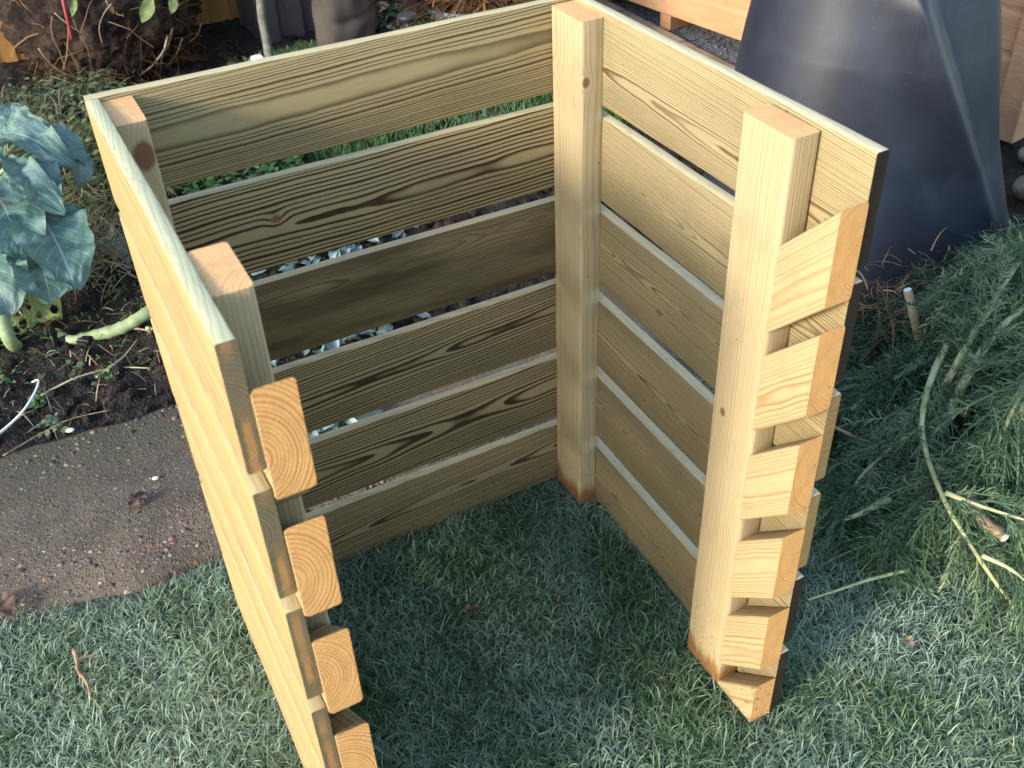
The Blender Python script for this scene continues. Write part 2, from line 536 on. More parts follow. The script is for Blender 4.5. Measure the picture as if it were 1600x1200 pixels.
M_STALK = stem_mat('brassica_stalk', (0.17, 0.24, 0.10), (0.32, 0.38, 0.20), (0.42, 0.38, 0.24))
M_CANE = stem_mat('green_stem', (0.24, 0.28, 0.12), (0.44, 0.46, 0.25), (0.40, 0.38, 0.26))
M_TWIG = stem_mat('brown_twig', (0.16, 0.10, 0.055), (0.33, 0.24, 0.15), (0.42, 0.34, 0.25))
M_STAKE = stem_mat('pale_stake', (0.26, 0.22, 0.13), (0.42, 0.37, 0.24), (0.30, 0.22, 0.12))
M_RED = flat_mat('red_stem', (0.24, 0.025, 0.035), 0.5)
M_WHITE = flat_mat('white_plastic', (0.75, 0.76, 0.78), 0.45, 0.08)
M_STONE = flat_mat('garden_stone', (0.30, 0.27, 0.23), 0.8, 0.4, 30, 0.5)
M_PEBBLE = None
M_DEADLEAF = flat_mat('dead_leaf', (0.10, 0.065, 0.045), 0.8, 0.4, 40, 0.5)


def pebble_mat():
    k = NT('pebbles')
    c = k.ramp(k.attr('rnd'), [(0.0, (0.03, 0.027, 0.028)), (0.35, (0.085, 0.068, 0.058)), (0.55, (0.16, 0.08, 0.045)), (0.72, (0.19, 0.13, 0.075)), (0.88, (0.11, 0.10, 0.10)), (0.985, (0.22, 0.20, 0.17)), (1.0, (0.5, 0.48, 0.44))])
    return k.out(c, 0.6, k.noise(k.pos(), 200, 3), 0.3, 0.001)


M_PEBBLE = pebble_mat()


def plank_mat(name, a, b, late, vertical=False):
    k = NT(name)
    x, y, z = k.xyz(k.coord('Object'))
    sd_ = k.mul(k.rnd(), 40.0)
    if vertical: l, q = z, k.add(x, y)
    else: l, q = k.add(x, y), z
    n = k.noise(k.vec(k.add(k.mul(l, 2.2), sd_), k.mul(q, 24.0), sd_), 1, 4, 0.6)
    f = k.math('FRACT', k.mul(n, 9.0))
    lw = k.mul(k.ss(f, 0.4, 0.9), k.ss(f, 0.9, 1.0, 1.0, 0.0))
    c = k.mix(k.ss(k.noise(k.vec(k.add(l, sd_), k.mul(q, 3.0), 0.0), 3, 4), 0.3, 0.7), a, b)
    c = k.mix(k.mul(lw, 0.35), c, late)
    v = k.voronoi(k.vec(k.add(k.mul(l, 3.5), sd_), k.mul(q, 9.0), sd_), 1.0).outputs['Distance']
    c = k.mix(k.ss(v, 0.06, 0.13, 0.75, 0.0), c, late)
    c = k.mix(k.ss(k.rnd(), 0.0, 1.0, 0.0, 0.25), c, tuple(x_ * 0.6 for x_ in a))
    return k.out(c, 0.6, k.add(lw, n), 0.25, 0.001, 0.3)


M_SHED = plank_mat('shed_cladding', (0.46, 0.255, 0.13), (0.54, 0.32, 0.18), (0.30, 0.14, 0.06))
M_SHEDEND_LIT = plank_mat('sunlit_end_cladding', (0.70, 0.50, 0.36), (0.78, 0.60, 0.46), (0.44, 0.26, 0.15))  # paler copy of the cladding, sunlight on the end wall put into its colour
M_FENCE = plank_mat('fence_boards', (0.26, 0.125, 0.038), (0.34, 0.175, 0.055), (0.15, 0.07, 0.022), True)
M_DARKPL = flat_mat('dark_brown_plastic', (0.055, 0.045, 0.048), 0.5, 0.2)
M_BLUEPL = flat_mat('blue_black_plastic', (0.060, 0.057, 0.062), 0.5, 0.2)
M_POLE = flat_mat('weathered_pole', (0.13, 0.135, 0.10), 0.7, 0.35, 40)
M_BUCKET = flat_mat('grey_blue_bucket', (0.16, 0.20, 0.24), 0.4, 0.2)
M_SOLAR = flat_mat('solar_panel_top', (0.03, 0.032, 0.045), 0.4, 0.3)
M_IVY = blade_mat('ivy_leaves', [(0.0, (0.012, 0.045, 0.02)), (0.6, (0.03, 0.10, 0.04)), (1.0, (0.08, 0.16, 0.07))], amount=0.1)


def slab_mat():
    k = NT('mossy_slab')
    p = k.pos()
    n = k.noise(p, 8, 6, 0.65); g = k.noise(p, 90, 4, 0.7)
    c = k.mix(k.ss(n, 0.3, 0.7), (0.16, 0.13, 0.085), (0.30, 0.25, 0.17))
    c = k.mix(k.ss(g, 0.5, 0.75, 0.0, 0.8), c, (0.085, 0.085, 0.045))
    return k.out(c, 0.85, k.add(g, n), 0.6, 0.004)


M_SLAB = slab_mat()
M_GRAVEL = soil_mat('grey_grit', (0.09, 0.095, 0.105), (0.20, 0.21, 0.23), 40, 0.8)


def cloth_mat():
    k = NT('brown_grey_trouser_cloth')
    p = k.coord('Object'); x, y, z = k.xyz(p)
    w = k.noise(k.vec(k.mul(x, 900), k.mul(y, 900), k.mul(z, 250)), 1, 2)
    n = k.noise(p, 9, 4)
    c = k.mix(k.ss(n, 0.3, 0.7), (0.044, 0.038, 0.036), (0.070, 0.060, 0.056))
    return k.out(c, 0.85, w, 0.3, 0.001, 0.1)


M_CLOTH = cloth_mat()
M_SKIN = flat_mat('skin', (0.5, 0.32, 0.24), 0.5, 0.08)
M_COAT = flat_mat('dark_coat_cloth', (0.05, 0.055, 0.075), 0.85, 0.15, 60)
M_SHOE = flat_mat('dark_shoe', (0.03, 0.025, 0.022), 0.5, 0.2)


def composter_mat():
    k = NT('black_polyethylene')
    p = k.coord('Object'); x, y, z = k.xyz(p)
    ang = k.math('ARCTAN2', y, x)
    st = k.noise(k.vec(k.mul(ang, 60.0), 0.0, k.mul(z, 2.0)), 1, 4, 0.7)
    sc = k.noise(k.vec(k.mul(ang, 300.0), 2.0, k.mul(z, 8.0)), 1, 3, 0.6)
    sp = k.voronoi(p, 60).outputs['Distance']
    du = k.noise(p, 6, 5, 0.65)
    c = k.mix(k.ss(du, 0.35, 0.7), (0.017, 0.021, 0.033), (0.030, 0.036, 0.053))
    c = k.mix(k.ss(sp, 0.035, 0.06, 0.6, 0.0), c, (0.2, 0.2, 0.2))
    dz = k.ss(k.add(z, k.mul(du, -0.08)), 0.0, 0.06, 0.5, 0.0)
    c = k.mix(dz, c, (0.06, 0.05, 0.04))
    return k.out(c, k.ss(st, 0.2, 0.8, 0.36, 0.50), k.add(k.mul(st, 0.7), k.mul(sc, 0.6)), 0.10, 0.001, 0.45)


M_COMP = composter_mat()

# ------------------------------------------------------------------ ground, path, soil
g = 120.0
tag(link('ground', mesh('ground', [(-g, -g, -0.03), (g, -g, -0.03), (g, g, -0.03), (-g, g, -0.03)], [(0, 1, 2, 3)]), M_GROUND), kind='structure')


def hgrid(name, x0, x1, y0, y1, step, fn, mat):
    nx, ny = int((x1 - x0) / step) + 1, int((y1 - y0) / step) + 1
    X, Y = np.meshgrid(np.linspace(x0, x1, nx), np.linspace(y0, y1, ny))
    Z = fn(X, Y)
    V = np.stack([X, Y, Z], -1).reshape(-1, 3)
    i = (np.arange(ny - 1)[:, None] * nx + np.arange(nx - 1)[None]).ravel()
    F = np.stack([i, i + 1, i + nx + 1, i + nx], -1)
    o = link(name, quads_mesh(name, V, F, smooth=True), mat)
    return tag(o, kind='structure')


def lawn_h(X, Y):
    return -0.012 + 0.006 * vnoise(X, Y, 9, 3) + 0.003 * vnoise(X, Y, 28, 4)


hgrid('lawn_ground', -3.2, 3.2, -3.0, 0.19, 0.03, lawn_h, M_GROUND)


def soil_h(X, Y):
    h = -0.012 + 0.012 * vnoise(X, Y, 7, 5) + 0.008 * vnoise(X, Y, 30, 6) + 0.007 * np.maximum(0, vnoise(X, Y, 75, 7)) + 0.004 * vnoise(X, Y, 160, 8)
    h = h + np.clip((Y - 0.68) / 0.25, 0, 1) * 0.028
    return h


hgrid('garden_soil', -2.6, 1.5, 0.655, 3.6, 0.014, soil_h, M_SOIL)
hgrid('bare_soil', 0.55, 3.2, 0.10, 0.66, 0.02, lambda X, Y: -0.008 + 0.008 * vnoise(X, Y, 12, 9) + 0.006 * vnoise(X, Y, 50, 10), M_SOIL)

# clods lying on the soil bed
def lumps(name, n, area, rr, mat, hfn, kind='stuff', parent=None, flat=0.7, seed=1, attr=None, sink=0.2):
    r = np.random.default_rng(seed)
    phi = (1 + 5 ** .5) / 2
    bv = np.array([(0, 1, phi), (0, -1, phi), (0, 1, -phi), (0, -1, -phi), (1, phi, 0), (-1, phi, 0), (1, -phi, 0), (-1, -phi, 0), (phi, 0, 1), (-phi, 0, 1), (phi, 0, -1), (-phi, 0, -1)]) / 1.9
    bf = [(0, 1, 8), (0, 8, 4), (0, 4, 5), (0, 5, 9), (0, 9, 1), (1, 6, 8), (8, 6, 10), (8, 10, 4), (4, 10, 2), (4, 2, 5), (5, 2, 11), (5, 11, 9), (9, 11, 7), (9, 7, 1), (1, 7, 6), (3, 6, 7), (3, 7, 11), (3, 11, 2), (3, 2, 10), (3, 10, 6)]
    x = r.uniform(area[0], area[1], n); y = r.uniform(area[2], area[3], n)
    rad = rr[0] + (rr[1] - rr[0]) * r.random(n) ** 3
    z = hfn(x, y) + rad * flat * (1 - sink) * 0.5
    sc = rad[:, None] * r.uniform(0.7, 1.3, (n, 3)) * np.array([1, 1, flat])
    V = bv[None] * sc[:, None] * r.uniform(0.75, 1.2, (n, 12, 1))
    a = r.uniform(0, 6.28, n); ca, sa_ = np.cos(a)[:, None], np.sin(a)[:, None]
    V = np.stack([V[..., 0] * ca - V[..., 1] * sa_ + x[:, None], V[..., 0] * sa_ + V[..., 1] * ca + y[:, None], V[..., 2] + z[:, None]], -1).reshape(-1, 3)
    F = (np.array(bf)[None] + (np.arange(n) * 12)[:, None, None]).reshape(-1, 3)
    me = quads_mesh(name, V, F, {'rnd': np.repeat(r.random(n), 12)}, smooth=True)
    o = link(name, me, mat, parent)
    o['kind'] = kind
    return o


lumps('soil_clods', 5200, (-1.8, 1.3, 0.68, 2.9), (0.004, 0.022), M_SOIL, soil_h, seed=2)

# concrete path (front and back edges wander a little)
def path_outline(n=90):
    f, b = [], []
    for i in range(n + 1):
        x = -3.2 + 4.1 * i / n
        f.append((x, 0.158 - 0.012 * math.tanh((x + 0.95) * 4) + 0.014 * math.sin(x * 9) + 0.008 * math.sin(x * 31 + 1)))
        b.append((x, 0.675 - 0.006 * x + 0.008 * math.sin(x * 13 + 2) + 0.005 * math.sin(x * 41)))
    return f, b


pf, pb = path_outline()
V, F = [], []
prof = [(0.0, -0.03), (0.004, -0.004), (0.02, 0.004), (0.5, 0.008), (0.975, 0.004), (0.995, -0.004), (1.0, -0.03)]
for (fx, fy), (bx, by) in zip(pf, pb):
    for t, z in prof:
        V.append((fx + (bx - fx) * t, fy + (by - fy) * t, z))
q = len(prof)
for i in range(len(pf) - 1):
    for k in range(q - 1):
        F.append((i * q + k, i * q + q + k, i * q + q + k + 1, i * q + k + 1))
path = tag(wmesh('garden_path', V, F, M_PATH, smooth=True, sharp=50), kind='structure')
lumps('pebble', 4200, (-1.5, 0.3, 0.165, 0.66), (0.0018, 0.0088), M_PEBBLE, lambda x, y: 0.0045 + 0 * x, parent=path, flat=0.35, seed=4, sink=0.9)

# ------------------------------------------------------------------ the wooden bin
SC = 1.25
W, D, E_, A_, B_, T_, G_, PT = [v * SC for v in (0.5749, 0.4694, 0.5404, 0.0325, 0.0742, 0.0147, 0.0195, 0.0048)]
H_ = 1.0
HB = (H_ - 5 * G_) / 6
DXR, DXL, ZR, ZL = -0.0149 / .5, -0.0029 / .5, 0.0112 / .5, 0.0223 / .5      # the walls are not quite square
top = lambda k: H_ - k * (HB + G_)


def section(hy, hz, ch, n):
    out = []
    for sy, sz, a0 in ((1, 1, 0), (-1, 1, 90), (-1, -1, 180), (1, -1, 270)):
        for i in range(n + 1):
            a = R(a0 + 90 * i / n)
            out.append((sy * (hy - ch) + ch * math.cos(a), sz * (hz - ch) + ch * math.sin(a)))
    return out


def timber(name, L, thick, width, ch, n, stations=16, slope=(0, 0), shear=0.0, wob=0.0008, seed=0):
    """a sawn length along local X from 0 to L; thickness in Y, width in Z"""
    r = random.Random(seed)
    sec = section(thick / 2, width / 2, ch, n)
    V, F = [], []
    m_ = len(sec)
    ph = [r.uniform(0, 6) for _ in range(4)]
    for i in range(stations + 1):
        x = L * i / stations
        oy = wob * (math.sin(x * 6 + ph[0]) + 0.4 * math.sin(x * 19 + ph[1]))
        oz = wob * (math.sin(x * 5 + ph[2]) + 0.4 * math.sin(x * 23 + ph[3]))
        for (y, z) in sec:
            V.append((x + shear * z, y + oy + slope[0] * x, z + oz + slope[1] * x + r.uniform(-1, 1) * wob * 0.25))
    for i in range(stations):
        for k in range(m_):
            F.append((i * m_ + k, i * m_ + (k + 1) % m_, (i + 1) * m_ + (k + 1) % m_, (i + 1) * m_ + k))
    F = [tuple(reversed(f)) for f in F]
    F.append(tuple(range(m_)))
    F.append(tuple(reversed(range(stations * m_, (stations + 1) * m_))))
    me = mesh(name, V, F, True, 35)
    bm = bmesh.new(); bm.from_mesh(me)
    bmesh.ops.recalc_face_normals(bm, faces=bm.faces)
    bm.to_mesh(me); bm.free()
    return me


def grain(o, py, pz, ty=0.0, tz=0.0, wy=0.02, knot=None, seed=0.0, enddark=0.0, toppale=1.0, sp=1.0, ct=1.0, dk=0.0, rim=0.0, kax=0.0):
    kx, kz, kr = knot or (99.0, 0.0, 0.01)
    for n_, v in dict(py=py, pz=pz, ty=ty, tz=tz, wy=wy, kx=kx, kz=kz, kr=kr, seed=seed, enddark=float(enddark), toppale=toppale, sp=sp, ct=ct, dk=dk, rim=rim, kax=kax).items():
        o[n_] = float(v)
    return o


def axes(x, y, z, o):
    M = Matrix.Identity(4)
    for i in range(3):
        M[i][0], M[i][1], M[i][2], M[i][3] = x[i], y[i], z[i], o[i]
    return M


BIN = thing('compost_bin', 'open-fronted slatted timber compost bin standing on the frosty lawn', 'compost bin', (-W / 2, -0.3, 0))

# back wall boards: local X runs left to right, local -Y is the inner face
back_grain = [  # py, pz, ty, tz, wy, knot, ring spacing, contrast, dark tint (stain on third board, painted shade on lower ones)
    (0.030, -0.004, 0.006, 0.035, 0.010, None, 0.95, 0.85, 0.0),
    (0.020, -0.014, -0.010, 0.020, 0.034, (0.215, 0.006, 0.0065), 1.6, 1.3, 0.0),
    (0.012, 0.030, 0.012, 0.03, 0.04, None, 0.8, 0.55, 1.0),
    (0.020, -0.020, -0.018, 0.055, 0.024, None, 1.25, 1.4, 0.15),
    (0.024, -0.012, 0.014, 0.030, 0.03, None, 1.0, 1.2, 0.2),
    (0.026, -0.020, -0.014, 0.055, 0.026, None, 1.0, 1.15, 0.25)]
Lb = W + T_ - 0.001
for k in range(6):
    zc = top(k) - HB / 2
    me = timber('board', Lb, T_ * 0.98, HB, 0.0022, 2, 20, seed=k)
    o = link('board', me, WPAL, BIN, axes((1, 0, 0), (0, 1, 0), (0, 0, 1), (-W - T_ + 0.001, T_ / 2, zc)))
    py, pz, ty, tz, wy, kn, sp, ct, dk = back_grain[k]
    grain(o, py, pz, ty, tz, wy, kn, seed=k + 0.37, sp=sp, ct=ct, dk=dk, toppale=0.75)

# right wall: local X from back to front, local +Y is outward
right_grain = [  # last value darkens the lower boards, shade painted into the wood
    (-0.034, -0.010, -0.008, -0.015, 0.014, None, 0.85, 0.8, 0.0),
    (-0.014, 0.004, 0.010, -0.02, 0.060, None, 0.9, 0.8, 0.08),
    (-0.020, 0.014, -0.012, 0.02, 0.045, (0.30, -0.015, 0.006), 1.0, 0.8, 0.18),
    (-0.032, 0.006, 0.008, -0.015, 0.016, None, 0.9, 1.0, 0.22),
    (-0.022, 0.012, 0.014, 0.01, 0.034, (0.12, 0.02, 0.005), 1.0, 0.8, 0.28),
    (-0.024, -0.004, -0.014, 0.02, 0.034, None, 1.1, 0.65, 0.3)]
dzr = [0, 0.004, 0.006, 0, 0, -0.004]
Lr = E_ + T_
for k in range(6):
    zc = top(k) - HB / 2 + dzr[k]
    me = timber('board', Lr, T_, HB, 0.0022, 2, 18, slope=(DXR, ZR), seed=20 + k)
    o = link('board', me, WLITE, BIN, axes((0, -1, 0), (1, 0, 0), (0, 0, 1), (T_ / 2 + 0.001, T_ + (0.0 if k else 0.001), zc)))
    py, pz, ty, tz, wy, kn, sp, ct, dk = right_grain[k]
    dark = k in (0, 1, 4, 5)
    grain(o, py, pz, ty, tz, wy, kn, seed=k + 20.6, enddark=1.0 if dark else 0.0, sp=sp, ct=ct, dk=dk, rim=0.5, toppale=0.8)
    if dark: o['label'] = 'dark stained end board'

# left wall: local X from front to back, local +Y is outward
Ll = E_ - 0.0008
for k in range(6):
    zc = top(k) - HB / 2
    me = timber('board', Ll, T_, HB, 0.0022, 2, 18, slope=(DXL * 1, -ZL), seed=40 + k)
    z0 = zc + ZL * E_
    o = link('board', me, WLEFT, BIN, axes((0, 1, 0), (-1, 0, 0), (0, 0, 1), (-W - T_ / 2 + DXL * E_, -E_, z0)))
    grain(o, 0.03 + 0.006 * k, [-0.01, 0.02, -0.03, 0.03, 0.0, 0.01][k], 0.01, 0.02 * (-1) ** k, 0.03, None, seed=k + 41.2, toppale=1.0 if k == 0 else 0.2, sp=0.7, rim=1.0)  # top row's upper edge is paler, partly sun put into its colour

# posts: local X up, local Y across the long side of the section, local Z across the short side
posts = [(-W, 0.0, 0.0, (H_ - PT - 0.045, 0.006, 0.016), 0.0), (-A_, 0.0, 0.0, (0.90, -0.012, 0.007), 1.0),
         (-A_ + DXR * D, -D + B_, ZR * D, (0.56, -0.022, 0.006), 2.0), (-W + DXL * D, -D + B_, ZL * D, None, 3.0)]
for i, (px, py, dz, kn, sd_) in enumerate(posts):
    hgt = H_ - PT + (dz if i > 1 else 0)
    me = timber('post', hgt, B_, A_, 0.005, 4, 14, seed=60 + i, wob=0.0006)
    o = link('post', me, WPOST, BIN, axes((0, 0, 1), (0, -1, 0), (1, 0, 0), (px + A_ / 2, py - B_ / 2, 0.0)))
    # local Z = +X (short side), knots are placed on x (height) and z
    grain(o, [0.02, -0.055, 0.06, 0.05][i], [-0.05, 0.045, -0.05, 0.05][i], 0.01, 0.004, 0.018, kn, seed=sd_ + 5.1, kax=1.0 if i == 2 else 0.0)

# slanting guide blocks in front of the two front posts
s2 = math.sqrt(0.5)
o0 = [v * SC for v in (0.0445, 0.0410, 0.0440, 0.0471, 0.0477, 0.0501)]
o1 = [v * SC for v in (0.0392, 0.0379, 0.0376, 0.0381, 0.0381, 0.0381)]
run = E_ - D
hs = 0.104 * SC
for side in range(2):
    for k in range(6):
        zt = top(k) - (o0 if side == 0 else o1)[k] + (ZR if side == 0 else ZL) * E_
        extra = 0.0 if side == 0 else 0.007
        wd = hs * s2
        Lg = (run + extra) / s2
        me = timber('guide_block', Lg, A_ * 0.985, wd, 0.0042, 4, 6, shear=1.0, seed=80 + side * 10 + k, wob=0.0005)
        xo = (-A_ / 2 + DXR * (D + E_) / 2) if side == 0 else (-W + A_ / 2 + DXL * E_ + 0.0005)
        # world y of local point: -s2*x + s2*z ; rear end sits on the post front
        yr = -D - 0.0005
        zc = zt - (run + extra) - hs / 2
        M = axes((0, -s2, s2), (-1, 0, 0), (0, s2, s2), (xo, yr, zc))
        if k == 5:
            bm = bmesh.new(); bm.from_mesh(me)
            inv = M.inverted()
            pc = inv @ Vector((0, 0, 0.004)); pn = (inv.to_3x3() @ Vector((0, 0, -1)))
            gm = bmesh.ops.bisect_plane(bm, geom=bm.verts[:] + bm.edges[:] + bm.faces[:], plane_co=pc, plane_no=pn, clear_outer=True)
            ed = [e for e in gm['geom_cut'] if isinstance(e, bmesh.types.BMEdge)]
            if ed: bmesh.ops.edgeloop_fill(bm, edges=ed)
            bmesh.ops.recalc_face_normals(bm, faces=bm.faces)
            bm.to_mesh(me); bm.free()
        o = link('guide_block', me, WSTUB, BIN, M)
        rr = random.Random(200 + side * 10 + k)
        if side == 0: grain(o, -rr.uniform(0.024, 0.036), rr.uniform(-0.02, 0.012), 0, 0, 0.004, None, seed=rr.uniform(0, 50), sp=rr.uniform(0.55, 0.8))
        else: grain(o, rr.uniform(0.022, 0.034), rr.uniform(-0.03, 0.0), 0, 0, 0.004, None, seed=rr.uniform(0, 50), sp=rr.uniform(0.75, 1.05))

# ------------------------------------------------------------------ black composter
CX, CY = 1.205, 0.503
COMP = thing('plastic_composter', 'tall black plastic cone composter beside the shed', 'composter', (CX, CY, 0))


def comp_r(z):
    pts = [(0, 0.448), (0.03, 0.443), (0.10, 0.416), (0.2, 0.386), (0.30, 0.3583), (0.312, 0.3555), (0.40, 0.340), (0.5, 0.325), (0.575, 0.3115), (0.588, 0.3085), (0.68, 0.290), (0.78, 0.272), (0.86, 0.258)]
    return float(np.interp(z, [p[0] for p in pts], [p[1] for p in pts]))


def comp_off(z):
    return (-0.022 * z / 0.5, 0.012 * z / 0.5)           # it leans a little


def fold(a, z):
    """two pressed vertical ridges with a hollow between; fades out to the foot"""
    v = 0.0
    f = 1 - max(0, min(1, (z - 0.10) / 0.25)) * 0.0
    for c_, wl, wr, hgt, sl in ((R(-107), R(20), R(11), 0.045, R(72)),):
        d = (a - c_ + math.pi) % (2 * math.pi) - math.pi
        d -= (0.6 - z) * sl
        w = wl if d < 0 else wr
        t = max(0, 1 - abs(d) / w)
        v += hgt * (t ** 1.7 if d < 0 else t * t * (3 - 2 * t)) * max(0, min(1, (z - 0.09) / 0.25)) * max(0, min(1, (0.80 - z) / 0.08))
    return v


zs = sorted(set([0, 0.015, 0.03] + [0.03 + i * 0.025 for i in range(33)] + [0.30, 0.304, 0.308, 0.312, 0.575, 0.579, 0.584, 0.588, 0.86]))
na = 300
V, F = [], []
for z in zs:
    for k in range(na):
        a = R(-107) + 2 * math.pi * k / na + (0.6 - z) * R(72)      # columns run along the pressed ridge
        r_ = comp_r(z) + fold(a, z)
        ox, oy = comp_off(z)
        V.append((CX + ox + r_ * math.cos(a), CY + oy + r_ * math.sin(a), z))
for i in range(len(zs) - 1):
    for k in range(na):
        F.append((i * na + k, i * na + (k + 1) % na, (i + 1) * na + (k + 1) % na, (i + 1) * na + k))
F.append(tuple(range((len(zs) - 1) * na, len(zs) * na)))
wmesh('body', V, F, M_COMP, COMP, (CX, CY, 0), True, 50)
# foot flange and lid


def lathe(prof, cx, cy, n=96):
    V, F = [], []
    for r_, z in prof:
        for k in range(n):
            a = 2 * math.pi * k / n
            V.append((cx + r_ * math.cos(a), cy + r_ * math.sin(a), z))
    for i in range(len(prof) - 1):
        for k in range(n):
            F.append((i * n + k, i * n + (k + 1) % n, (i + 1) * n + (k + 1) % n, (i + 1) * n + k))
    return V, F


V, F = lathe([(0.445, -0.005), (0.463, -0.005), (0.465, 0.006), (0.460, 0.012), (0.443, 0.013)], CX, CY)
wmesh('foot_flange', V, F, M_COMP, COMP, (CX, CY, 0), True, 40)
V, F = lathe([(0.258, 0.845), (0.285, 0.845), (0.29, 0.855), (0.287, 0.885), (0.27, 0.90), (0.15, 0.935), (0.06, 0.945), (0.055, 0.965), (0.03, 0.975), (0.001, 0.976)], CX - 0.037, CY + 0.02)
wmesh('lid', V, F, M_COMP, COMP, (CX, CY, 0.85), True, 40)

# ------------------------------------------------------------------ shed
sc0 = Vector((1.955, 0.60, 0.05))                 # corner nearest the composter
sdir_ = (Vector((1.658, 2.397, 0)) - Vector((1.943, 0.597, 0))).normalized()
snx = Vector((-sdir_.y, sdir_.x, 0))              # outward (towards -X)
if snx.x > 0: snx = -snx
SHED = thing('garden_shed', 'orange-brown timber shed with horizontal shiplap cladding', 'shed', sc0)
shprof = [(0.0, 0.0), (0.013, 0.002), (0.013, 0.095), (0.006, 0.112), (0.006, 0.128), (0.0, 0.128)]


def ship_board(origin, along, out, L, z0, mat):
    V, F = [], []
    for t in (0, L):
        for (o_, z) in shprof:
            p = Vector(origin) + along * t + out * (o_ + 0.001)
            V.append((p.x, p.y, z0 + z))
    n = len(shprof)
    for k in range(n):
        F.append((k, (k + 1) % n, n + (k + 1) % n, n + k))
    F.append(tuple(reversed(range(n)))); F.append(tuple(range(n, 2 * n)))
    o = wmesh('cladding_board', V, F, mat, SHED, (Vector(V[0])))
    return o


endd = -snx
for k in range(15):
    ship_board(sc0, sdir_, snx, 2.6, 0.055 + 0.1285 * k, M_SHED)
    ship_board(sc0, endd, -sdir_, 1.8, 0.055 + 0.1285 * k, M_SHEDEND_LIT)
G1 = Geo()
for o_, w_ in ((snx * 0.0145 - sdir_ * 0.02, sdir_ * 0.065), ):
    p = sc0 + o_
    q_ = [p, p + w_, p + w_ + snx * 0.016, p + snx * 0.016]
    G1.add([(v.x, v.y, z) for z in (0.045, 2.0) for v in q_], [(3, 2, 1, 0), (4, 5, 6, 7), (0, 1, 5, 4), (1, 2, 6, 5), (2, 3, 7, 6), (3, 0, 4, 7)])
p = sc0 - sdir_ * 0.0145
q_ = [p + snx * 0.0305, p + endd * 0.05, p + endd * 0.05 - sdir_ * 0.016, p + snx * 0.0305 - sdir_ * 0.016]
G1.add([(v.x, v.y, z) for z in (0.045, 2.0) for v in q_], [(0, 1, 2, 3), (7, 6, 5, 4), (4, 5, 1, 0), (5, 6, 2, 1), (6, 7, 3, 2), (7, 4, 0, 3)])
G1.build('corner_trim', M_SHED, SHED, sc0)
# core wall, floor bearers and roof
p0, p1 = sc0 + endd * 0.004 + sdir_ * 0.004, sc0 + sdir_ * 2.6 + endd * 1.8
q_ = [sc0 + (sdir_ + endd) * 0.004, sc0 + sdir_ * 2.59 + endd * 0.004, sc0 + sdir_ * 2.59 + endd * 1.79, sc0 + endd * 1.79 + sdir_ * 0.004]
G2 = Geo().add([(v.x, v.y, z) for z in (0.06, 2.0) for v in q_], [(0, 1, 2, 3), (7, 6, 5, 4), (4, 5, 1, 0), (5, 6, 2, 1), (6, 7, 3, 2), (7, 4, 0, 3)])
G2.build('wall_frame', M_SHED, SHED, sc0)
for j in range(6):
    c_ = sc0 + sdir_ * (0.18 + 0.45 * j)
    q_ = [c_ + snx * 0.008, c_ + sdir_ * 0.06 + snx * 0.008, c_ + sdir_ * 0.06 + endd * 1.75, c_ + endd * 1.75]
    Geo().add([(v.x, v.y, z) for z in (-0.01, 0.052) for v in q_], [(0, 1, 2, 3), (7, 6, 5, 4), (4, 5, 1, 0), (5, 6, 2, 1), (6, 7, 3, 2), (7, 4, 0, 3)]).build('bearer', M_SHED, SHED, c_)
q_ = [sc0 + snx * 0.12 - sdir_ * 0.12, sc0 + snx * 0.12 + sdir_ * 2.72, sc0 + endd * 1.92 + sdir_ * 2.72, sc0 + endd * 1.92 - sdir_ * 0.12]
Geo().add([(v.x, v.y, z + (0.35 if i in (2, 3) else 0)) for z in (2.01, 2.05) for i, v in enumerate(q_)], [(0, 1, 2, 3), (7, 6, 5, 4), (4, 5, 1, 0), (5, 6, 2, 1), (6, 7, 3, 2), (7, 4, 0, 3)]).build('roof', M_DARKPL, SHED, sc0)

# slab edging beside the shed, grit under it
EDG = Geo()
tag(hgrid('grit_strip', 1.50, 3.2, 0.64, 3.5, 0.03, lambda X, Y: -0.012 + 0.004 * vnoise(X, Y, 20, 12) + 0.003 * vnoise(X, Y, 60, 13), M_GRAVEL), kind='structure')
lumps('grit', 2600, (1.60, 2.05, 0.7, 2.9), (0.002, 0.007), M_GRAVEL, lambda x, y: -0.008 + 0 * x, seed=14)
pav = wmesh('paving', [(1.53, 0.6, -0.022), (1.66, 0.6, -0.022), (1.70, 3.2, -0.022), (1.57, 3.2, -0.022)], [(0, 1, 2, 3)], M_GRAVEL)
tag(pav, kind='structure')
yy = 0.62
i = 0
while yy < 3.1:
    ln = 0.44
    r_ = random.Random(i)
    x0, x1 = 1.525 + 0.012 * (yy - 0.6) + r_.uniform(-.004, .004), 1.655 + 0.012 * (yy - 0.6) + r_.uniform(-.006, .006)
    zt = 0.012 + r_.uniform(-.004, .004)
    b = bmesh.new()
    bmesh.ops.create_cube(b, size=1)
    for v in b.verts:
        v.co = Vector(((x0 + x1) / 2 + v.co.x * (x1 - x0), yy + ln / 2 + v.co.y * (ln - 0.008), (zt - 0.025) / 2 + v.co.z * (zt + 0.025)))
    bmesh.ops.bevel(b, geom=b.edges[:], offset=0.006, segments=2, affect='EDGES')
    me = bpy.data.meshes.new('paving_slab'); b.to_mesh(me); b.free()
    link('paving_slab', me, M_SLAB, pav)
    yy += ln; i += 1

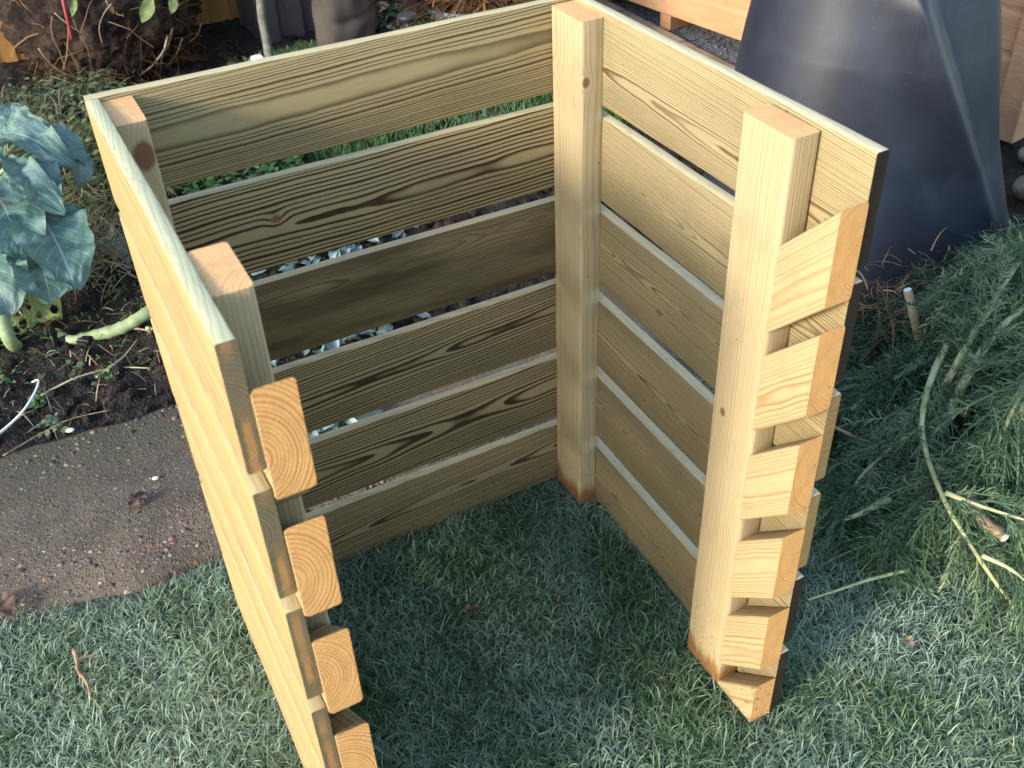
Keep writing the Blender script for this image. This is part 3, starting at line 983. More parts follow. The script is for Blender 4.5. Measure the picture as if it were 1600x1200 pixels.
# ------------------------------------------------------------------ fence at the far end
FEN = thing('garden_fence', 'orange-brown featheredge fence behind the root ball', 'fence', (0, 3.42, 0))
x = -3.4
i = 0
fm = None
while x < 1.5:
    r_ = random.Random(i)
    w_ = 0.105
    V = [(-0.005, 0, 0), (w_, -0.012, 0), (w_, 0.004, 0), (-0.005, 0.005, 0)]
    if fm is None:
        fm = mesh('fence_board', [(a, b, c) for c in (0.02, 1.55) for (a, b, _) in V], [(0, 1, 2, 3), (7, 6, 5, 4), (4, 5, 1, 0), (5, 6, 2, 1), (6, 7, 3, 2), (7, 4, 0, 3)])
    link('fence_board', fm, M_FENCE, FEN, T((x, 3.23 - 0.004 * (i % 2), 0)))
    x += w_ - 0.006; i += 1
Geo().box((-3.4, 3.245, -0.03), (1.6, 3.28, 0.10)).build('gravel_board', M_FENCE, FEN, (0, 3.42, 0))
for px in (-3.2, -1.4, 0.4):
    Geo().box((px, 3.282, -0.03), (px + 0.09, 3.37, 1.6)).build('fence_post', M_FENCE, FEN, (px, 3.5, 0))
for z in (0.4, 1.2):
    Geo().box((-3.4, 3.24, z), (1.6, 3.279, z + 0.07)).build('fence_rail', M_FENCE, FEN, (0, 3.43, z))

# ------------------------------------------------------------------ lawn blades
def grass(name, n, sampler, hfn, Lr, mat, seed, lean=(0.8, 2.0), hw=(0.0006, 0.0015)):
    r = np.random.default_rng(seed)
    x, y = sampler(r, n)
    n = len(x)
    # tufts: pull blades toward shared roots
    cell = 0.018
    jx, jy = np.round(x / cell) * cell, np.round(y / cell) * cell
    k = r.uniform(0.0, 0.55, n)
    x = x + (jx + 0.006 * np.sin(jy * 917) - x) * k; y = y + (jy + 0.006 * np.sin(jx * 811) - y) * k
    z = hfn(x, y) - 0.002
    az = vnoise(x, y, 14, seed + 1) * 1.2 + r.uniform(-np.pi, np.pi, n)
    L = r.uniform(*Lr, n) * (0.85 + 0.22 * vnoise(x, y, 8, seed + 2))
    ln = r.uniform(*lean, n)
    t = np.linspace(0, 1, 4)[None]
    # angle from vertical grows along the blade
    th0 = ln * 0.5 * r.uniform(0.3, 1.1, n)
    th = np.minimum(th0[:, None] + (ln[:, None]) * t * 0.85, 1.9)
    st = L[:, None] / 3
    dh = np.sin(th) * st; dv = np.cos(th) * st
    hx = np.concatenate([np.zeros((n, 1)), np.cumsum(dh[:, :3], 1)], 1)
    vz = np.concatenate([np.zeros((n, 1)), np.cumsum(dv[:, :3], 1)], 1)
    vz = np.maximum(vz, 0.001)
    tw = r.normal(0, 0.6, n)[:, None] * t
    P = np.stack([x[:, None] + hx * np.cos(az[:, None] + tw), y[:, None] + hx * np.sin(az[:, None] + tw), z[:, None] + vz], -1)
    sa_ = az + np.pi / 2 + r.normal(0, 0.5, n)
    side = np.stack([np.cos(sa_), np.sin(sa_), r.normal(0, 0.35, n)], -1)
    side /= np.linalg.norm(side, axis=1)[:, None]
    hw_ = r.uniform(*hw, n)
    Wd = hw_[:, None] * np.array([1.0, 1.0, 0.75, 0.12])[None]
    rn = np.clip(0.37 + 0.19 * vnoise(x, y, 9, seed + 3) + r.normal(0, 0.24, n), 0, 0.9)
    rn = np.where(r.random(n) < 0.05, r.uniform(0.9, 1.0, n), rn)
    return tag(link(name, ribbons(name, P, Wd, side, rn), mat), 'short frosted lawn grass around and inside the timber bin' if name == 'lawn_grass' else None, kind='stuff')


def lawn_sampler(r, n):
    out = [r.uniform(-1.45, 1.55, n), r.uniform(-1.35, 0.20, n)]
    x, y = out
    edge = 0.150 - 0.012 * np.tanh((x + 0.95) * 4) + 0.035 * vnoise(x, y, 16, 33) + 0.02 * vnoise(x, y, 50, 34)
    d = edge - y
    soil_edge = np.where(x > 0.55, (0.12 - y) * 2.2 + 0.3, 1)
    keep = (d > 0) & (r.random(n) < np.clip(soil_edge, 0, 1)) & (r.random(n) < 0.45 + 0.55 * np.clip(1.2 - 0.25 * np.maximum(0, -0.6 - y), 0, 1))
    return x[keep], y[keep]


lg = grass('lawn_grass', 290000, lawn_sampler, lawn_h, (0.016, 0.052), M_GRASS, 21)
lg['category'] = 'grass'


def outer_sampler(r, n):
    x, y = r.uniform(-3, 3, n), r.uniform(-2.9, 0.13, n)
    k = ~((x > -1.45) & (x < 1.55) & (y > -1.35))
    return x[k], y[k]


lg = grass('rough_grass', 40000, outer_sampler, lawn_h, (0.03, 0.055), M_GRASS, 22, hw=(0.002, 0.0035))
tag(lg, 'frosted grass of the lawn beyond the picture edge', 'grass', kind='stuff')


def far_sampler(r, n):
    x, y = r.uniform(-0.15, 1.5, n), r.uniform(1.35, 2.7, n)
    d = (x - 0.05) - 0.12 * vnoise(x, y, 9, 44) - 0.1 * np.maximum(0, 1.6 - y)
    k = (d > 0) & (r.random(n) < np.clip(d * 3, 0.1, 1)) & (x < 1.5)
    return x[k], y[k]


lg = grass('far_grass', 36000, far_sampler, soil_h, (0.03, 0.06), M_GREEN, 23, lean=(0.3, 1.0), hw=(0.0015, 0.0028))
tag(lg, 'bright green grass beyond the path behind the bin', 'grass', kind='stuff')


# ------------------------------------------------------------------ leaves
def leaf_geo(base, tip, up, width, droop=0.1, cup=0.15, ripple=0.02, seed=0, nu=18, nv=10, shape='cab', lobes=0):
    r = random.Random(seed)
    B, Tp = Vector(base), Vector(tip)
    ax = (Tp - B); L = ax.length; ax.normalize()
    up = Vector(up); up = (up - ax * up.dot(ax)).normalized()
    sd_ = ax.cross(up)
    V, uv = [], []
    ph = [r.uniform(0, 6.28) for _ in range(6)]
    for i in range(nu + 1):
        u = i / nu
        if shape == 'cab':
            w = width * (math.sin(math.pi * min(1, u * 0.94 + 0.06) ** 0.85) ** 0.5) if u < 0.995 else width * 0.12
            if u < 0.12: w *= 0.25 + 0.75 * (u / 0.12)
        else:
            w = width * math.sin(math.pi * (0.04 + 0.95 * u)) ** 0.9
        arch = droop * L * (4 * u * (1 - u)) - 0.35 * droop * L * u * u
        for j in range(nv + 1):
            v = -1 + 2 * j / nv
            lob = 1 + (0.05 * math.sin(u * 11 + ph[4] + v) + 0.018 * math.sin(u * 33 + ph[5])) * abs(v) ** 2
            ed = ripple * L * v * v * (math.sin(u * 17 + ph[0] + (2 if v > 0 else 0)) + 0.6 * math.sin(u * 31 + ph[1] + 3 * v))
            q = B + ax * (L * u + 0.02 * L * v * v * math.sin(u * 13 + ph[2])) + sd_ * (w * v * lob * (1 - 0.25 * cup)) + up * (arch + cup * w * (abs(v) ** 1.6) + ed + 0.018 * L * mnoise.noise(Vector((u * 7 + seed, v * 3.5, seed))) + 0.012 * L * mnoise.noise(Vector((u * 22 + seed, v * 10, seed))) + 0.012 * L * math.sin(7 * u + ph[3]) * math.sin(4 * v))
            V.append(q); uv.append((u, (v + 1) / 2))
    F = []
    m_ = nv + 1
    for i in range(nu):
        for j in range(nv):
            F.append((i * m_ + j, i * m_ + j + 1, (i + 1) * m_ + j + 1, (i + 1) * m_ + j))
    return V, F, uv


def leaf_obj(name, mat, parent, geo, holes=None):
    V, F, uv = geo
    if holes:
        F = [f for f in F if not holes(uv[f[0]])]
    o_ = V[0]
    V = np.array([v - o_ for v in V]); F = np.array(F)
    return link(name, quads_mesh(name, V, F, None, True, np.array(uv)), mat, parent, T(o_))


def px_leaf(name, mat, parent, b, t, d0, d1, width, up=(0, -0.2, 1), **kw):
    h = kw.pop('holes', None)
    return leaf_obj(name, mat, parent, leaf_geo(at(b[0], b[1], d0), at(t[0], t[1], d1), up, width, **kw), h)


CAB = thing('cabbage_plant', 'large blue-green brassica plant growing left of the bin', 'vegetable plant', gp(20, 560))
ccx = at(-30, 330, 2.75)
stem = curve_pts([gp(30, 545), gp(10, 520, 0.1), at(-10, 420, 2.72), at(-20, 330, 2.7)], 6)
Geo().tube(stem, [0.017] * len(stem), 9).build('stem', M_STALK, CAB, stem[0], True)
LV = [  # base px, tip px, depth base, depth tip, half width, up, droop, seed
    ((-20, 235), (112, 252), 2.82, 2.68, 0.060, (0, -0.3, 1), 0.20, 1),
    ((25, 225), (18, 160), 2.95, 2.99, 0.050, (-0.2, -1, 0.5), 0.12, 2),
    ((0, 215), (88, 208), 2.86, 2.82, 0.045, (0.1, -0.6, 0.8), 0.15, 3),
    ((62, 228), (134, 250), 2.80, 2.74, 0.036, (0.2, -0.3, 1), 0.30, 4),
    ((-10, 296), (95, 322), 2.72, 2.60, 0.062, (0.2, -0.7, 0.8), 0.22, 5),
    ((25, 250), (75, 325), 2.72, 2.60, 0.062, (0.3, -0.8, 0.6), 0.16, 6),
    ((-14, 300), (48, 408), 2.66, 2.56, 0.082, (0.2, -1.0, 0.6), 0.14, 7),
    ((52, 322), (118, 448), 2.66, 2.58, 0.084, (0.3, -1.0, 0.5), 0.10, 8),
    ((-40, 350), (14, 490), 2.62, 2.56, 0.088, (0.0, -1.0, 0.5), 0.12, 9),
    ((52, 385), (80, 472), 2.63, 2.58, 0.070, (0.2, -1.0, 0.4), 0.10, 10),
    ((118, 238), (128, 292), 2.76, 2.74, 0.030, (0.3, -1.0, 0.3), 0.15, 14),
    ((-25, 200), (-5, 250), 2.85, 2.70, 0.055, (0, -1.0, 0.5), 0.12, 11),
    ((-60, 300), (-40, 420), 2.75, 2.6, 0.07, (-0.4, -1.0, 0.6), 0.12, 12),
    ((-50, 380), (-10, 500), 2.68, 2.6, 0.07, (-0.2, -1.0, 0.5), 0.15, 13)]
for b, t_, d0, d1, wd, up, dr, sd_ in LV:
    px_leaf('leaf', M_CAB, CAB, b, t_, d0, d1, wd * 1.15, up, droop=dr * 1.15, cup=0.22, ripple=0.04, seed=sd_, nu=44, nv=28)
    bb = at(b[0], b[1], d0)
    st = curve_pts([ccx, (ccx + bb) / 2 + Vector((0, 0, 0.02)), bb], 5)
    Geo().tube(st, 0.006, 6).build('leaf_stalk', M_STALK, CAB, st[0], True)
hr = random.Random(3)
hol = [(hr.uniform(0.2, 0.95), hr.uniform(0.1, 0.9), hr.uniform(0.02, 0.062)) for _ in range(26)]
o = px_leaf('leaf', M_CABY, CAB, (40, 430), (58, 556), 2.66, 2.70, 0.074, (0.2, -1, 0.35), droop=0.08, cup=0.1, ripple=0.04, seed=31, nu=110, nv=70,
            holes=lambda q: any((q[0] - a) ** 2 + ((q[1] - b) * 0.8) ** 2 < c * c for a, b, c in hol))
o['label'] = 'yellow-green leaf full of slug holes'
o = px_leaf('leaf', M_CABY, CAB, (75, 520), (-30, 600), 2.75, 2.66, 0.012, (0, -1, 0.6), droop=0.05, seed=32)
# the fallen stalk
STK = thing('brassica_stalk', 'thick pale stalk with leaf scars lying on the dark soil', 'stalk', gp(95, 530, 0.03))
pts = curve_pts([gp(88, 518, 0.02), gp(110, 532, 0.03), gp(150, 524, 0.035), gp(190, 512, 0.045), gp(228, 490, 0.065), gp(250, 470, 0.075)], 8)
Geo().tube(pts, [0.011 + 0.005 * min(1, i / 20) + (0.0018 if i % 4 == 0 else 0) for i in range(len(pts))], 10).build('stem', M_STALK, STK, pts[0], True)
for px_, col_ in ((205, M_TWIG), (228, M_STALK)):
    p_ = gp(px_, 512, 0.04)
    q_ = curve_pts([p_, p_ + Vector((0.04, -0.03, -0.01)), gp(px_ + 25, 540, 0.012)], 5)
    Geo().tube(q_, [0.005, 0.004] + [0.003] * (len(q_) - 2), 6).build('side_shoot', col_, STK, p_, True)

# frosty brassica leaves seen through the slats, one thing each
fl = [((420, 262), (450, 250), 0.03), ((395, 432), (455, 412), 0.045), ((440, 425), (520, 400), 0.05), ((520, 408), (580, 385), 0.05), ((580, 388), (650, 352), 0.04),
      ((470, 560), (560, 520), 0.05), ((520, 540), (610, 505), 0.045), ((560, 520), (640, 500), 0.035), ((478, 690), (520, 670), 0.04), ((505, 680), (560, 655), 0.04), ((420, 575), (450, 560), 0.03)]
where = ['near the lettuce weeds, seen through the top slot', 'seen at the left end of the second slot', 'left of centre in the second slot', 'near the middle of the second slot', 'furthest right in the second slot',
         'at the left in the third slot', 'in the middle group of the third slot', 'furthest right in the third slot', 'at the left end of the fourth slot', 'right of its neighbour in the fourth slot', 'beside the front post in the third slot']
for i, (b, t_, wd) in enumerate(fl):
    b0, t0 = gp(*b), gp(*t_)
    tg_ = thing('frosted_plant', 'frosty silver-green leaf clump ' + where[i], 'plant', (b0 + t0) / 2, 'frosted plants behind the bin')
    rl = random.Random(500 + i)
    for q in range(13):
        c0 = b0.lerp(t0, rl.random()) + Vector((rl.uniform(-.02, .02), rl.uniform(-.04, .04), rl.uniform(0, .04)))
        a = rl.uniform(0, 6.28); ln = rl.uniform(.035, .075)
        c1 = c0 + Vector((math.cos(a) * ln, math.sin(a) * ln, rl.uniform(-.01, .05)))
        leaf_obj('leaf', M_FROSTLEAF, tg_, leaf_geo(c0, c1, (rl.uniform(-.6, .6), rl.uniform(-.8, .2), 1), rl.uniform(.012, .024), 0.2, 0.5, 0.06, 700 + i * 20 + q, 7, 4))
o = leaf_obj('fallen_leaf', M_CAB, None, leaf_geo(gp(165, 370, 0.02), gp(200, 405, 0.05), (-0.3, -0.6, 1), 0.04, 0.12, 0.3, 0.04, 77, 14, 8))
tag(o, 'small blue-green leaf lying on soil against the bin', 'leaf')


# ------------------------------------------------------------------ small weeds
def weed_clump(name, label, cat, c, rad, n, size, mat, seed, h=0.05, kind=None, parent=None):
    r = np.random.default_rng(seed)
    a = r.uniform(0, 6.28, n); d = rad * np.sqrt(r.random(n))
    x, y = c[0] + d * np.cos(a), c[1] + d * np.sin(a)
    z = c[2] + r.uniform(0.1, 1, n) * h
    L = r.uniform(0.6, 1.3, n) * size
    b = r.uniform(0, 6.28, n); el = r.uniform(-0.3, 0.7, n)
    dr = np.stack([np.cos(b) * np.cos(el), np.sin(b) * np.cos(el), np.sin(el)], -1)
    P = np.stack([x, y, z], -1)[:, None] + dr[:, None] * (L[:, None] * np.linspace(0, 1, 4)[None])[:, :, None]
    P[:, 3, 2] -= L * 0.15
    s = np.stack([-np.sin(b), np.cos(b), r.normal(0, .3, n)], -1)
    Wd = L[:, None] * np.array([0.08, 0.34, 0.30, 0.03])[None]
    o = link(name, ribbons(name, P, Wd, s, np.clip(r.normal(0.5, 0.22, n), 0, 1)), mat, parent)
    if parent is None: tag(o, label, cat, kind=kind)
    return o


rs = random.Random(9)
spots = [((150, 480), 'small seedling clump on soil above the fallen stalk'), ((185, 462), 'leafy green seedling tight against the bin side above the stalk'), ((115, 590), 'tiny green weed on soil below the fallen stalk'),
         ((170, 595), 'round-leaved weed seedling among twigs on the soil'), ((225, 580), 'little green weed closest to the bin below the stalk'), ((60, 635), 'small bright weed beside the white cord'),
         ((82, 672), 'pale succulent seedling at the path edge'), ((10, 605), 'weed seedling left of the white cord')]
for i, (p_, lab) in enumerate(spots):
    c_ = gp(*p_)
    weed_clump('weed', lab, 'weed', (c_.x, c_.y, 0.0), 0.03, 26, 0.018, M_GREEN if i % 2 else M_WEED, 300 + i, 0.025)['group'] = 'weeds on the soil bed'
c_ = gp(370, 275); weed_clump('salad_weeds', 'patch of round green weeds behind the back wall', 'weeds', (c_.x, c_.y, 0.01), 0.22, 420, 0.03, M_GREEN, 320, 0.05, 'stuff')
for i, (p_, s_) in enumerate((((470, 470), 0.1), ((700, 560), 0.08), ((860, 660), 0.1))):
    pass

# dry weedy grass between the cabbage and the root ball
def straw(name, label, n, area, L, seed, mat, h=0.06, hw=(0.0008, 0.0018), hfn=soil_h):
    r = np.random.default_rng(seed)
    x, y = r.uniform(area[0], area[1], n), r.uniform(area[2], area[3], n)
    keep = vnoise(x, y, 9, seed) > -0.7
    x, y = x[keep], y[keep]; n = len(x)
    az = r.uniform(0, 6.28, n); el = np.abs(r.normal(0.1, 0.45, n)); Ls = r.uniform(0.4, 1.2, n) * L
    t = np.linspace(0, 1, 5)[None]
    cv = r.normal(0, 0.7, n)[:, None]
    A2 = az[:, None] + cv * t
    st = Ls[:, None] / 4
    hx = np.cumsum(np.cos(A2) * np.cos(el)[:, None] * st, 1); hy = np.cumsum(np.sin(A2) * np.cos(el)[:, None] * st, 1)
    vz = np.cumsum(np.sin(el[:, None] - t * 0.9) * st, 1)
    z0 = hfn(x, y) + r.random(n) * h
    P = np.stack([x[:, None] + hx, y[:, None] + hy, np.maximum(z0[:, None] + vz, 0.004)], -1)
    s = np.stack([-np.sin(az), np.cos(az), r.normal(0, .4, n)], -1)
    Wd = r.uniform(*hw, n)[:, None] * np.array([1, 1, .9, .7, .3])[None]
    return tag(link(name, ribbons(name, P, Wd, s, r.random(n)), mat), label, 'weeds', kind='stuff')


straw('dry_grass', 'bleached dry grass and weeds behind the cabbage', 5200, (-1.25, -0.45, 1.25, 2.55), 0.11, 61, M_STRAW)
straw('weed_grass', 'thin olive weeds growing through the dry grass', 7000, (-1.3, -0.45, 1.3, 2.7), 0.08, 62, M_WEED, 0.10, (0.0008, 0.0026))
weed_clump('chickweed', 'low straggling chickweed by the root ball', 'weeds', (-0.78, 2.2, 0.03), 0.42, 1500, 0.022, M_WEED, 330, 0.14, 'stuff')

# litter on soil and path
straw('bed_litter', 'bits of dry straw and stalk scattered over the dark soil bed', 260, (-1.25, -0.55, 0.72, 1.25), 0.07, 63, M_STRAW, 0.012, (0.0007, 0.0016))
straw('bed_weeds', 'fine green weed shoots sprouting from the dark soil bed', 420, (-1.2, -0.6, 0.85, 1.35), 0.03, 64, M_GREEN, 0.012, (0.0010, 0.0028))


def stick(label, pts, rad, mat, cat='twig', name='twig', group=None, n=6):
    c = curve_pts(pts, 6)
    rr = [rad * (1 - 0.45 * i / len(c)) for i in range(len(c))]
    o = Geo().tube(c, rr, n).build(name, mat, None, c[0], True)
    return tag(o, label, cat, group)


stick('long thin twig lying along the soil edge beside the path', [gp(5, 712, .014), gp(60, 680, .012), gp(110, 655, .016), gp(175, 640, .012)], 0.0022, M_TWIG)
stick('pale twig crossing the soil below the fallen stalk', [gp(60, 620, .02), gp(120, 590, .03), gp(180, 575, .02), gp(235, 575, .02)], 0.003, M_STAKE)
stick('short forked twig standing in the soil', [gp(150, 630, .0), gp(152, 610, .03), gp(156, 590, .05)], 0.002, M_TWIG)
stick('bent twig under the brassica stalk by the bin', [gp(150, 590, .02), gp(190, 560, .03), gp(215, 530, .04)], 0.0025, M_STAKE)
CORD = stick('white plastic cord curving over the dark soil', [gp(-30, 700, .02), gp(10, 668, .02), gp(38, 640, .03), gp(56, 610, .035), gp(60, 594, .03), gp(50, 597, .02)], 0.0038, M_WHITE, 'cord', 'cord')
STL = thing('fallen_stick', 'small crooked brown stick lying on the frosty lawn', 'stick', gp(130, 1050))
c = curve_pts([gp(116, 1015, .035), gp(120, 1032, .034), gp(122, 1048, .03), gp(134, 1064, .032), gp(142, 1086, .028)], 5)
Geo().tube(c, [0.0042 - 0.0001 * i + 0.0008 * math.sin(i * 1.7) for i in range(len(c))], 7).build('stem', M_TWIG, STL, c[0], True)
c = curve_pts([gp(121, 1030, .034), gp(135, 1026, .03), gp(150, 1022, .025)], 4)
Geo().tube(c, [0.0024] * len(c), 6).build('side_twig', M_STAKE, STL, c[0], True)


def dead_leaf(label, p_, size, seed, mat=M_DEADLEAF):
    c_ = gp(*p_, 0.012)
    a = random.Random(seed).uniform(0, 6.28)
    d = Vector((math.cos(a), math.sin(a), 0)) * size
    o = leaf_obj('dead_leaf', mat, None, leaf_geo(c_ - d, c_ + d + Vector((0, 0, .006)), (0, 0, 1), size * 0.6, 0.12, 0.3, 0.08, seed, 14, 8, 'x'))
    return tag(o, label, 'leaf')


dead_leaf('curled dark dead leaf on the aggregate path', (215, 785), 0.028, 5)
dead_leaf('brown dead leaf at the bottom left edge of the path', (10, 950), 0.035, 6)
dead_leaf('small orange-brown leaf on the lawn at right', (1418, 1003), 0.014, 8, M_TWIG)
dead_leaf('dark wet leaf on the grass inside the bin', (735, 955), 0.016, 9)
for p_, r_, lab in (((243, 747), 0.0065, 'small white pebble in the middle of the path'), ((110, 672), 0.0085, 'white pebble on the soil edge of the path')):
    c_ = gp(*p_, 0.012)
    bm = bmesh.new(); bmesh.ops.create_icosphere(bm, subdivisions=2, radius=r_)
    for v in bm.verts: v.co = Vector((v.co.x * 1.2, v.co.y * 0.8, v.co.z * 0.5)) * (1 + 0.15 * mnoise.noise(v.co * 150))
    me = bpy.data.meshes.new('white_pebble'); bm.to_mesh(me); bm.free()
    for pl in me.polygons: pl.use_smooth = True
    tag(link('white_pebble', me, M_WHITE, None, T(c_)), lab, 'pebble')

# stones by the shed corner at the right edge
for i, (p_, r_, lab) in enumerate((((1590, 300), 0.05, 'rounded grey stone right of the composter'), ((1596, 245), 0.04, 'paler stone behind the rounded one by the shed'))):
    c_ = gp(*p_, 0.03) + Vector((0.05, 0.0, 0))
    bm = bmesh.new(); bmesh.ops.create_icosphere(bm, subdivisions=3, radius=r_)
    for v in bm.verts: v.co = Vector((v.co.x * 1.1, v.co.y * 0.9, v.co.z * 0.75)) * (1 + 0.25 * mnoise.noise(v.co * 14 + Vector((i, 0, 0))))
    me = bpy.data.meshes.new('stone'); bm.to_mesh(me); bm.free()
    for pl in me.polygons: pl.use_smooth = True
    tag(link('stone', me, M_STONE, None, T(c_)), lab, 'stone', 'stones by the shed')

# ------------------------------------------------------------------ pulled root ball
rb = Vector((-0.385, 2.88, 0.30))
ROOT = thing('root_ball', 'huge lifted root ball of dark earth and dangling roots by the fence', 'root ball', (rb.x, rb.y, 0))
bm = bmesh.new(); bmesh.ops.create_icosphere(bm, subdivisions=6, radius=1.0)
for v in bm.verts:
    d = v.co.normalized()
    zz = d.z
    rr = 1.0 + 0.10 * mnoise.noise(d * 2.2) + 0.07 * mnoise.noise(d * 6) + 0.06 * mnoise.noise(d * 15) + 0.045 * mnoise.noise(d * 38)
    v.co = Vector((d.x * 0.35 * rr, d.y * 0.28 * rr, d.z * (0.36 if zz > 0 else 0.30) * rr))
me = bpy.data.meshes.new('soil_mass'); bm.to_mesh(me); bm.free()
for pl in me.polygons: pl.use_smooth = True
k = NT('root_ball_earth')
p = k.coord('Object')
n1 = k.noise(p, 9, 6, 0.7); n2 = k.noise(p, 60, 5, 0.7)
cc = k.mix(k.ss(n1, 0.35, 0.65), (0.009, 0.007, 0.007), (0.070, 0.048, 0.036))
cc = k.mix(k.ss(n2, 0.55, 0.75, 0.0, 0.6), cc, (0.11, 0.07, 0.045))
k.out(cc, 0.9, k.add(n1, n2), 0.9, 0.02, 0.2)
link('soil_mass', me, k.m, ROOT, T(rb))
# roots: many fine, some thick
r = np.random.default_rng(71)
n = 430
a = r.uniform(-math.pi, 0, n) + r.normal(0, 0.2, n); e = r.uniform(-1.1, 0.6, n)
e[:340] = r.uniform(-1.25, -0.55, 340)
d = np.stack([np.cos(a) * np.cos(e), np.sin(a) * np.cos(e), np.sin(e)], -1)
st = np.array(rb)[None] + d * np.array([0.35, 0.28, 0.31])[None]
L = r.uniform(0.04, 0.2, n)
t = np.linspace(0, 1, 5)[None]
tang = np.cross(d, r.normal(size=(n, 3))); tang /= np.linalg.norm(tang, axis=1)[:, None]
P = st[:, None] + tang[:, None] * (L[:, None] * t)[..., None] + d[:, None] * (0.03 * np.sin(t * 3) * r.uniform(0.1, 1.6, (n, 1)))[..., None]
P[:, :, 2] -= (L[:, None] * t ** 2 * 0.45)
P += r.normal(0, 0.006, P.shape)
P[:, :, 2] = np.maximum(P[:, :, 2], 0.01)
sd_ = np.cross(tang, d)
Wd = np.repeat(r.uniform(0.0008, 0.0024, n)[:, None], 5, 1)
o = link('fine_roots', ribbons('fine_roots', P, Wd, sd_, np.clip(r.normal(0.35, 0.25, n), 0, 1)), M_ROOT, ROOT)
o['kind'] = 'stuff'
def ball(px_, py_, grow=0.0):
    """point on the front of the root ball seen at a photo pixel"""
    dd = ray(px_, py_); o_ = CAM - np.array(rb); q2 = np.array([0.375, 0.30, 0.325]) + grow
    aa, bb, c2 = ((dd / q2) ** 2).sum(), 2 * (dd * o_ / q2 ** 2).sum(), ((o_ / q2) ** 2).sum() - 1
    di = bb * bb - 4 * aa * c2
    tt = (-bb - math.sqrt(di)) / (2 * aa) if di > 0 else -bb / (2 * aa)
    return Vector(CAM + dd * tt)


thick = [[(262, 55), (255, 80), (235, 105), (212, 122), (205, 135)], [(270, 40), (262, 72), (245, 95), (232, 110)], [(168, 112), (195, 120), (212, 130), (222, 140)], [(222, 110), (226, 122), (224, 136)],
         [(175, 5), (162, 22), (155, 45), (160, 68)], [(85, 20), (112, 42), (142, 57)], [(258, 72), (252, 95), (250, 118)], [(315, 35), (308, 55), (295, 66)], [(165, 0), (178, 22), (175, 10)], [(285, 60), (275, 85), (255, 110), (240, 125)], [(60, 75), (80, 100), (110, 118), (150, 125)]]
for i, ch in enumerate(thick):
    pts = [ball(*q) for q in ch]
    c = curve_pts(pts, 5)
    rd = 0.75 * [0.0062, 0.005, 0.0055, 0.003, 0.004, 0.0032, 0.0045, 0.004, 0.003, 0.004, 0.005][i]
    Geo().tube(c, [rd * (1 - 0.4 * j / len(c)) for j in range(len(c))], 6).build('root', M_TWIG if i % 3 else M_STAKE, ROOT, c[0], True)
c = curve_pts([ball(96, -14, .03), ball(102, 15, .03), ball(108, 40, .03), ball(113, 62, .02)], 5)
Geo().tube(c, [0.0075 - 0.0001 * j for j in range(len(c))], 7).build('red_stem', M_RED, ROOT, c[0], True)
for b, t_, w_ in (((236, -6), (222, 36), 0.026), ((272, -8), (268, 22), 0.018), ((118, -5), (112, 26), 0.012)):
    leaf_obj('leaf', M_CABY, ROOT, leaf_geo(ball(*b, .03), ball(*t_, .04), (0, -1, 0.3), w_, 0.1, 0.15, 0.02, int(b[0]), 10, 6, 'x'))

# ------------------------------------------------------------------ things along the far edge
# dark ribbed storage box
def ribbed_box(label, cx, cy, w, d_, h, mat, nrib, lab_ang=0.0):
    o = thing('storage_box', label, 'storage box', (cx, cy, 0))
    G = Geo()
    G.box((cx - w / 2, cy - d_ / 2, -0.01), (cx + w / 2, cy + d_ / 2, h))
    G.build('box_body', mat, o, (cx, cy, 0))
    for i in range(nrib):
        x0 = cx - w / 2 + w * (i + 0.18) / nrib
        Geo().box((x0, cy - d_ / 2 - 0.018, 0.01), (x0 + w / nrib * 0.62, cy - d_ / 2 - 0.001, h - 0.04)).build('rib_panel', mat, o, (x0, cy - d_ / 2, 0))
    Geo().box((cx - w / 2 - 0.03, cy - d_ / 2 - 0.03, h + 0.001), (cx + w / 2 + 0.03, cy + d_ / 2 + 0.03, h + 0.05)).build('lid', mat, o, (cx, cy, h))
    return o


ribbed_box('blue-black ribbed plastic storage box behind the grey pole', 0.40, 3.02, 0.42, 0.3, 0.55, M_BLUEPL, 4)
ribbed_box('dark brown ribbed plastic storage box right of the trousered leg', 0.90, 2.80, 0.42, 0.3, 0.5, M_DARKPL, 3)
POL = Geo()
c = [at(424, 110, 3.6), at(416, 60, 3.62), at(407, 0, 3.68), at(396, -180, 3.85)]
low = c[0] + (c[0] - c[1]) * 3.6
c = curve_pts([Vector((low.x, low.y, -0.02))] + c, 5)
tag(POL.tube(c, [0.0165] * len(c), 9).build('garden_pole', M_POLE, None, c[0], True), 'thin grey-green pole leaning in front of the storage box', 'pole')
wb = at(404, 98, 3.45)
b = bmesh.new(); bmesh.ops.create_cube(b, size=1)
for v in b.verts: v.co = Vector((v.co.x * 0.038, v.co.y * 0.05, v.co.z * (wb.z + 0.04)))
bmesh.ops.bevel(b, geom=b.edges[:], offset=0.004, segments=2, affect='EDGES')
me = bpy.data.meshes.new('marker_post'); b.to_mesh(me); b.free()
tag(link('marker_post', me, M_WHITE, None, T((wb.x, wb.y, (wb.z + 0.0) / 2))), 'short white-topped peg beside the grey pole', 'peg')

# person: only the trousered lower leg shows over the back wall
pc = gp(552, 172)
PER = thing('person', 'person in brown-grey trousers standing behind the bin', 'person', pc)
fd = Vector((-0.80, -0.6, 0)).normalized()       # facing
sdv = Vector((-fd.y, fd.x, 0))


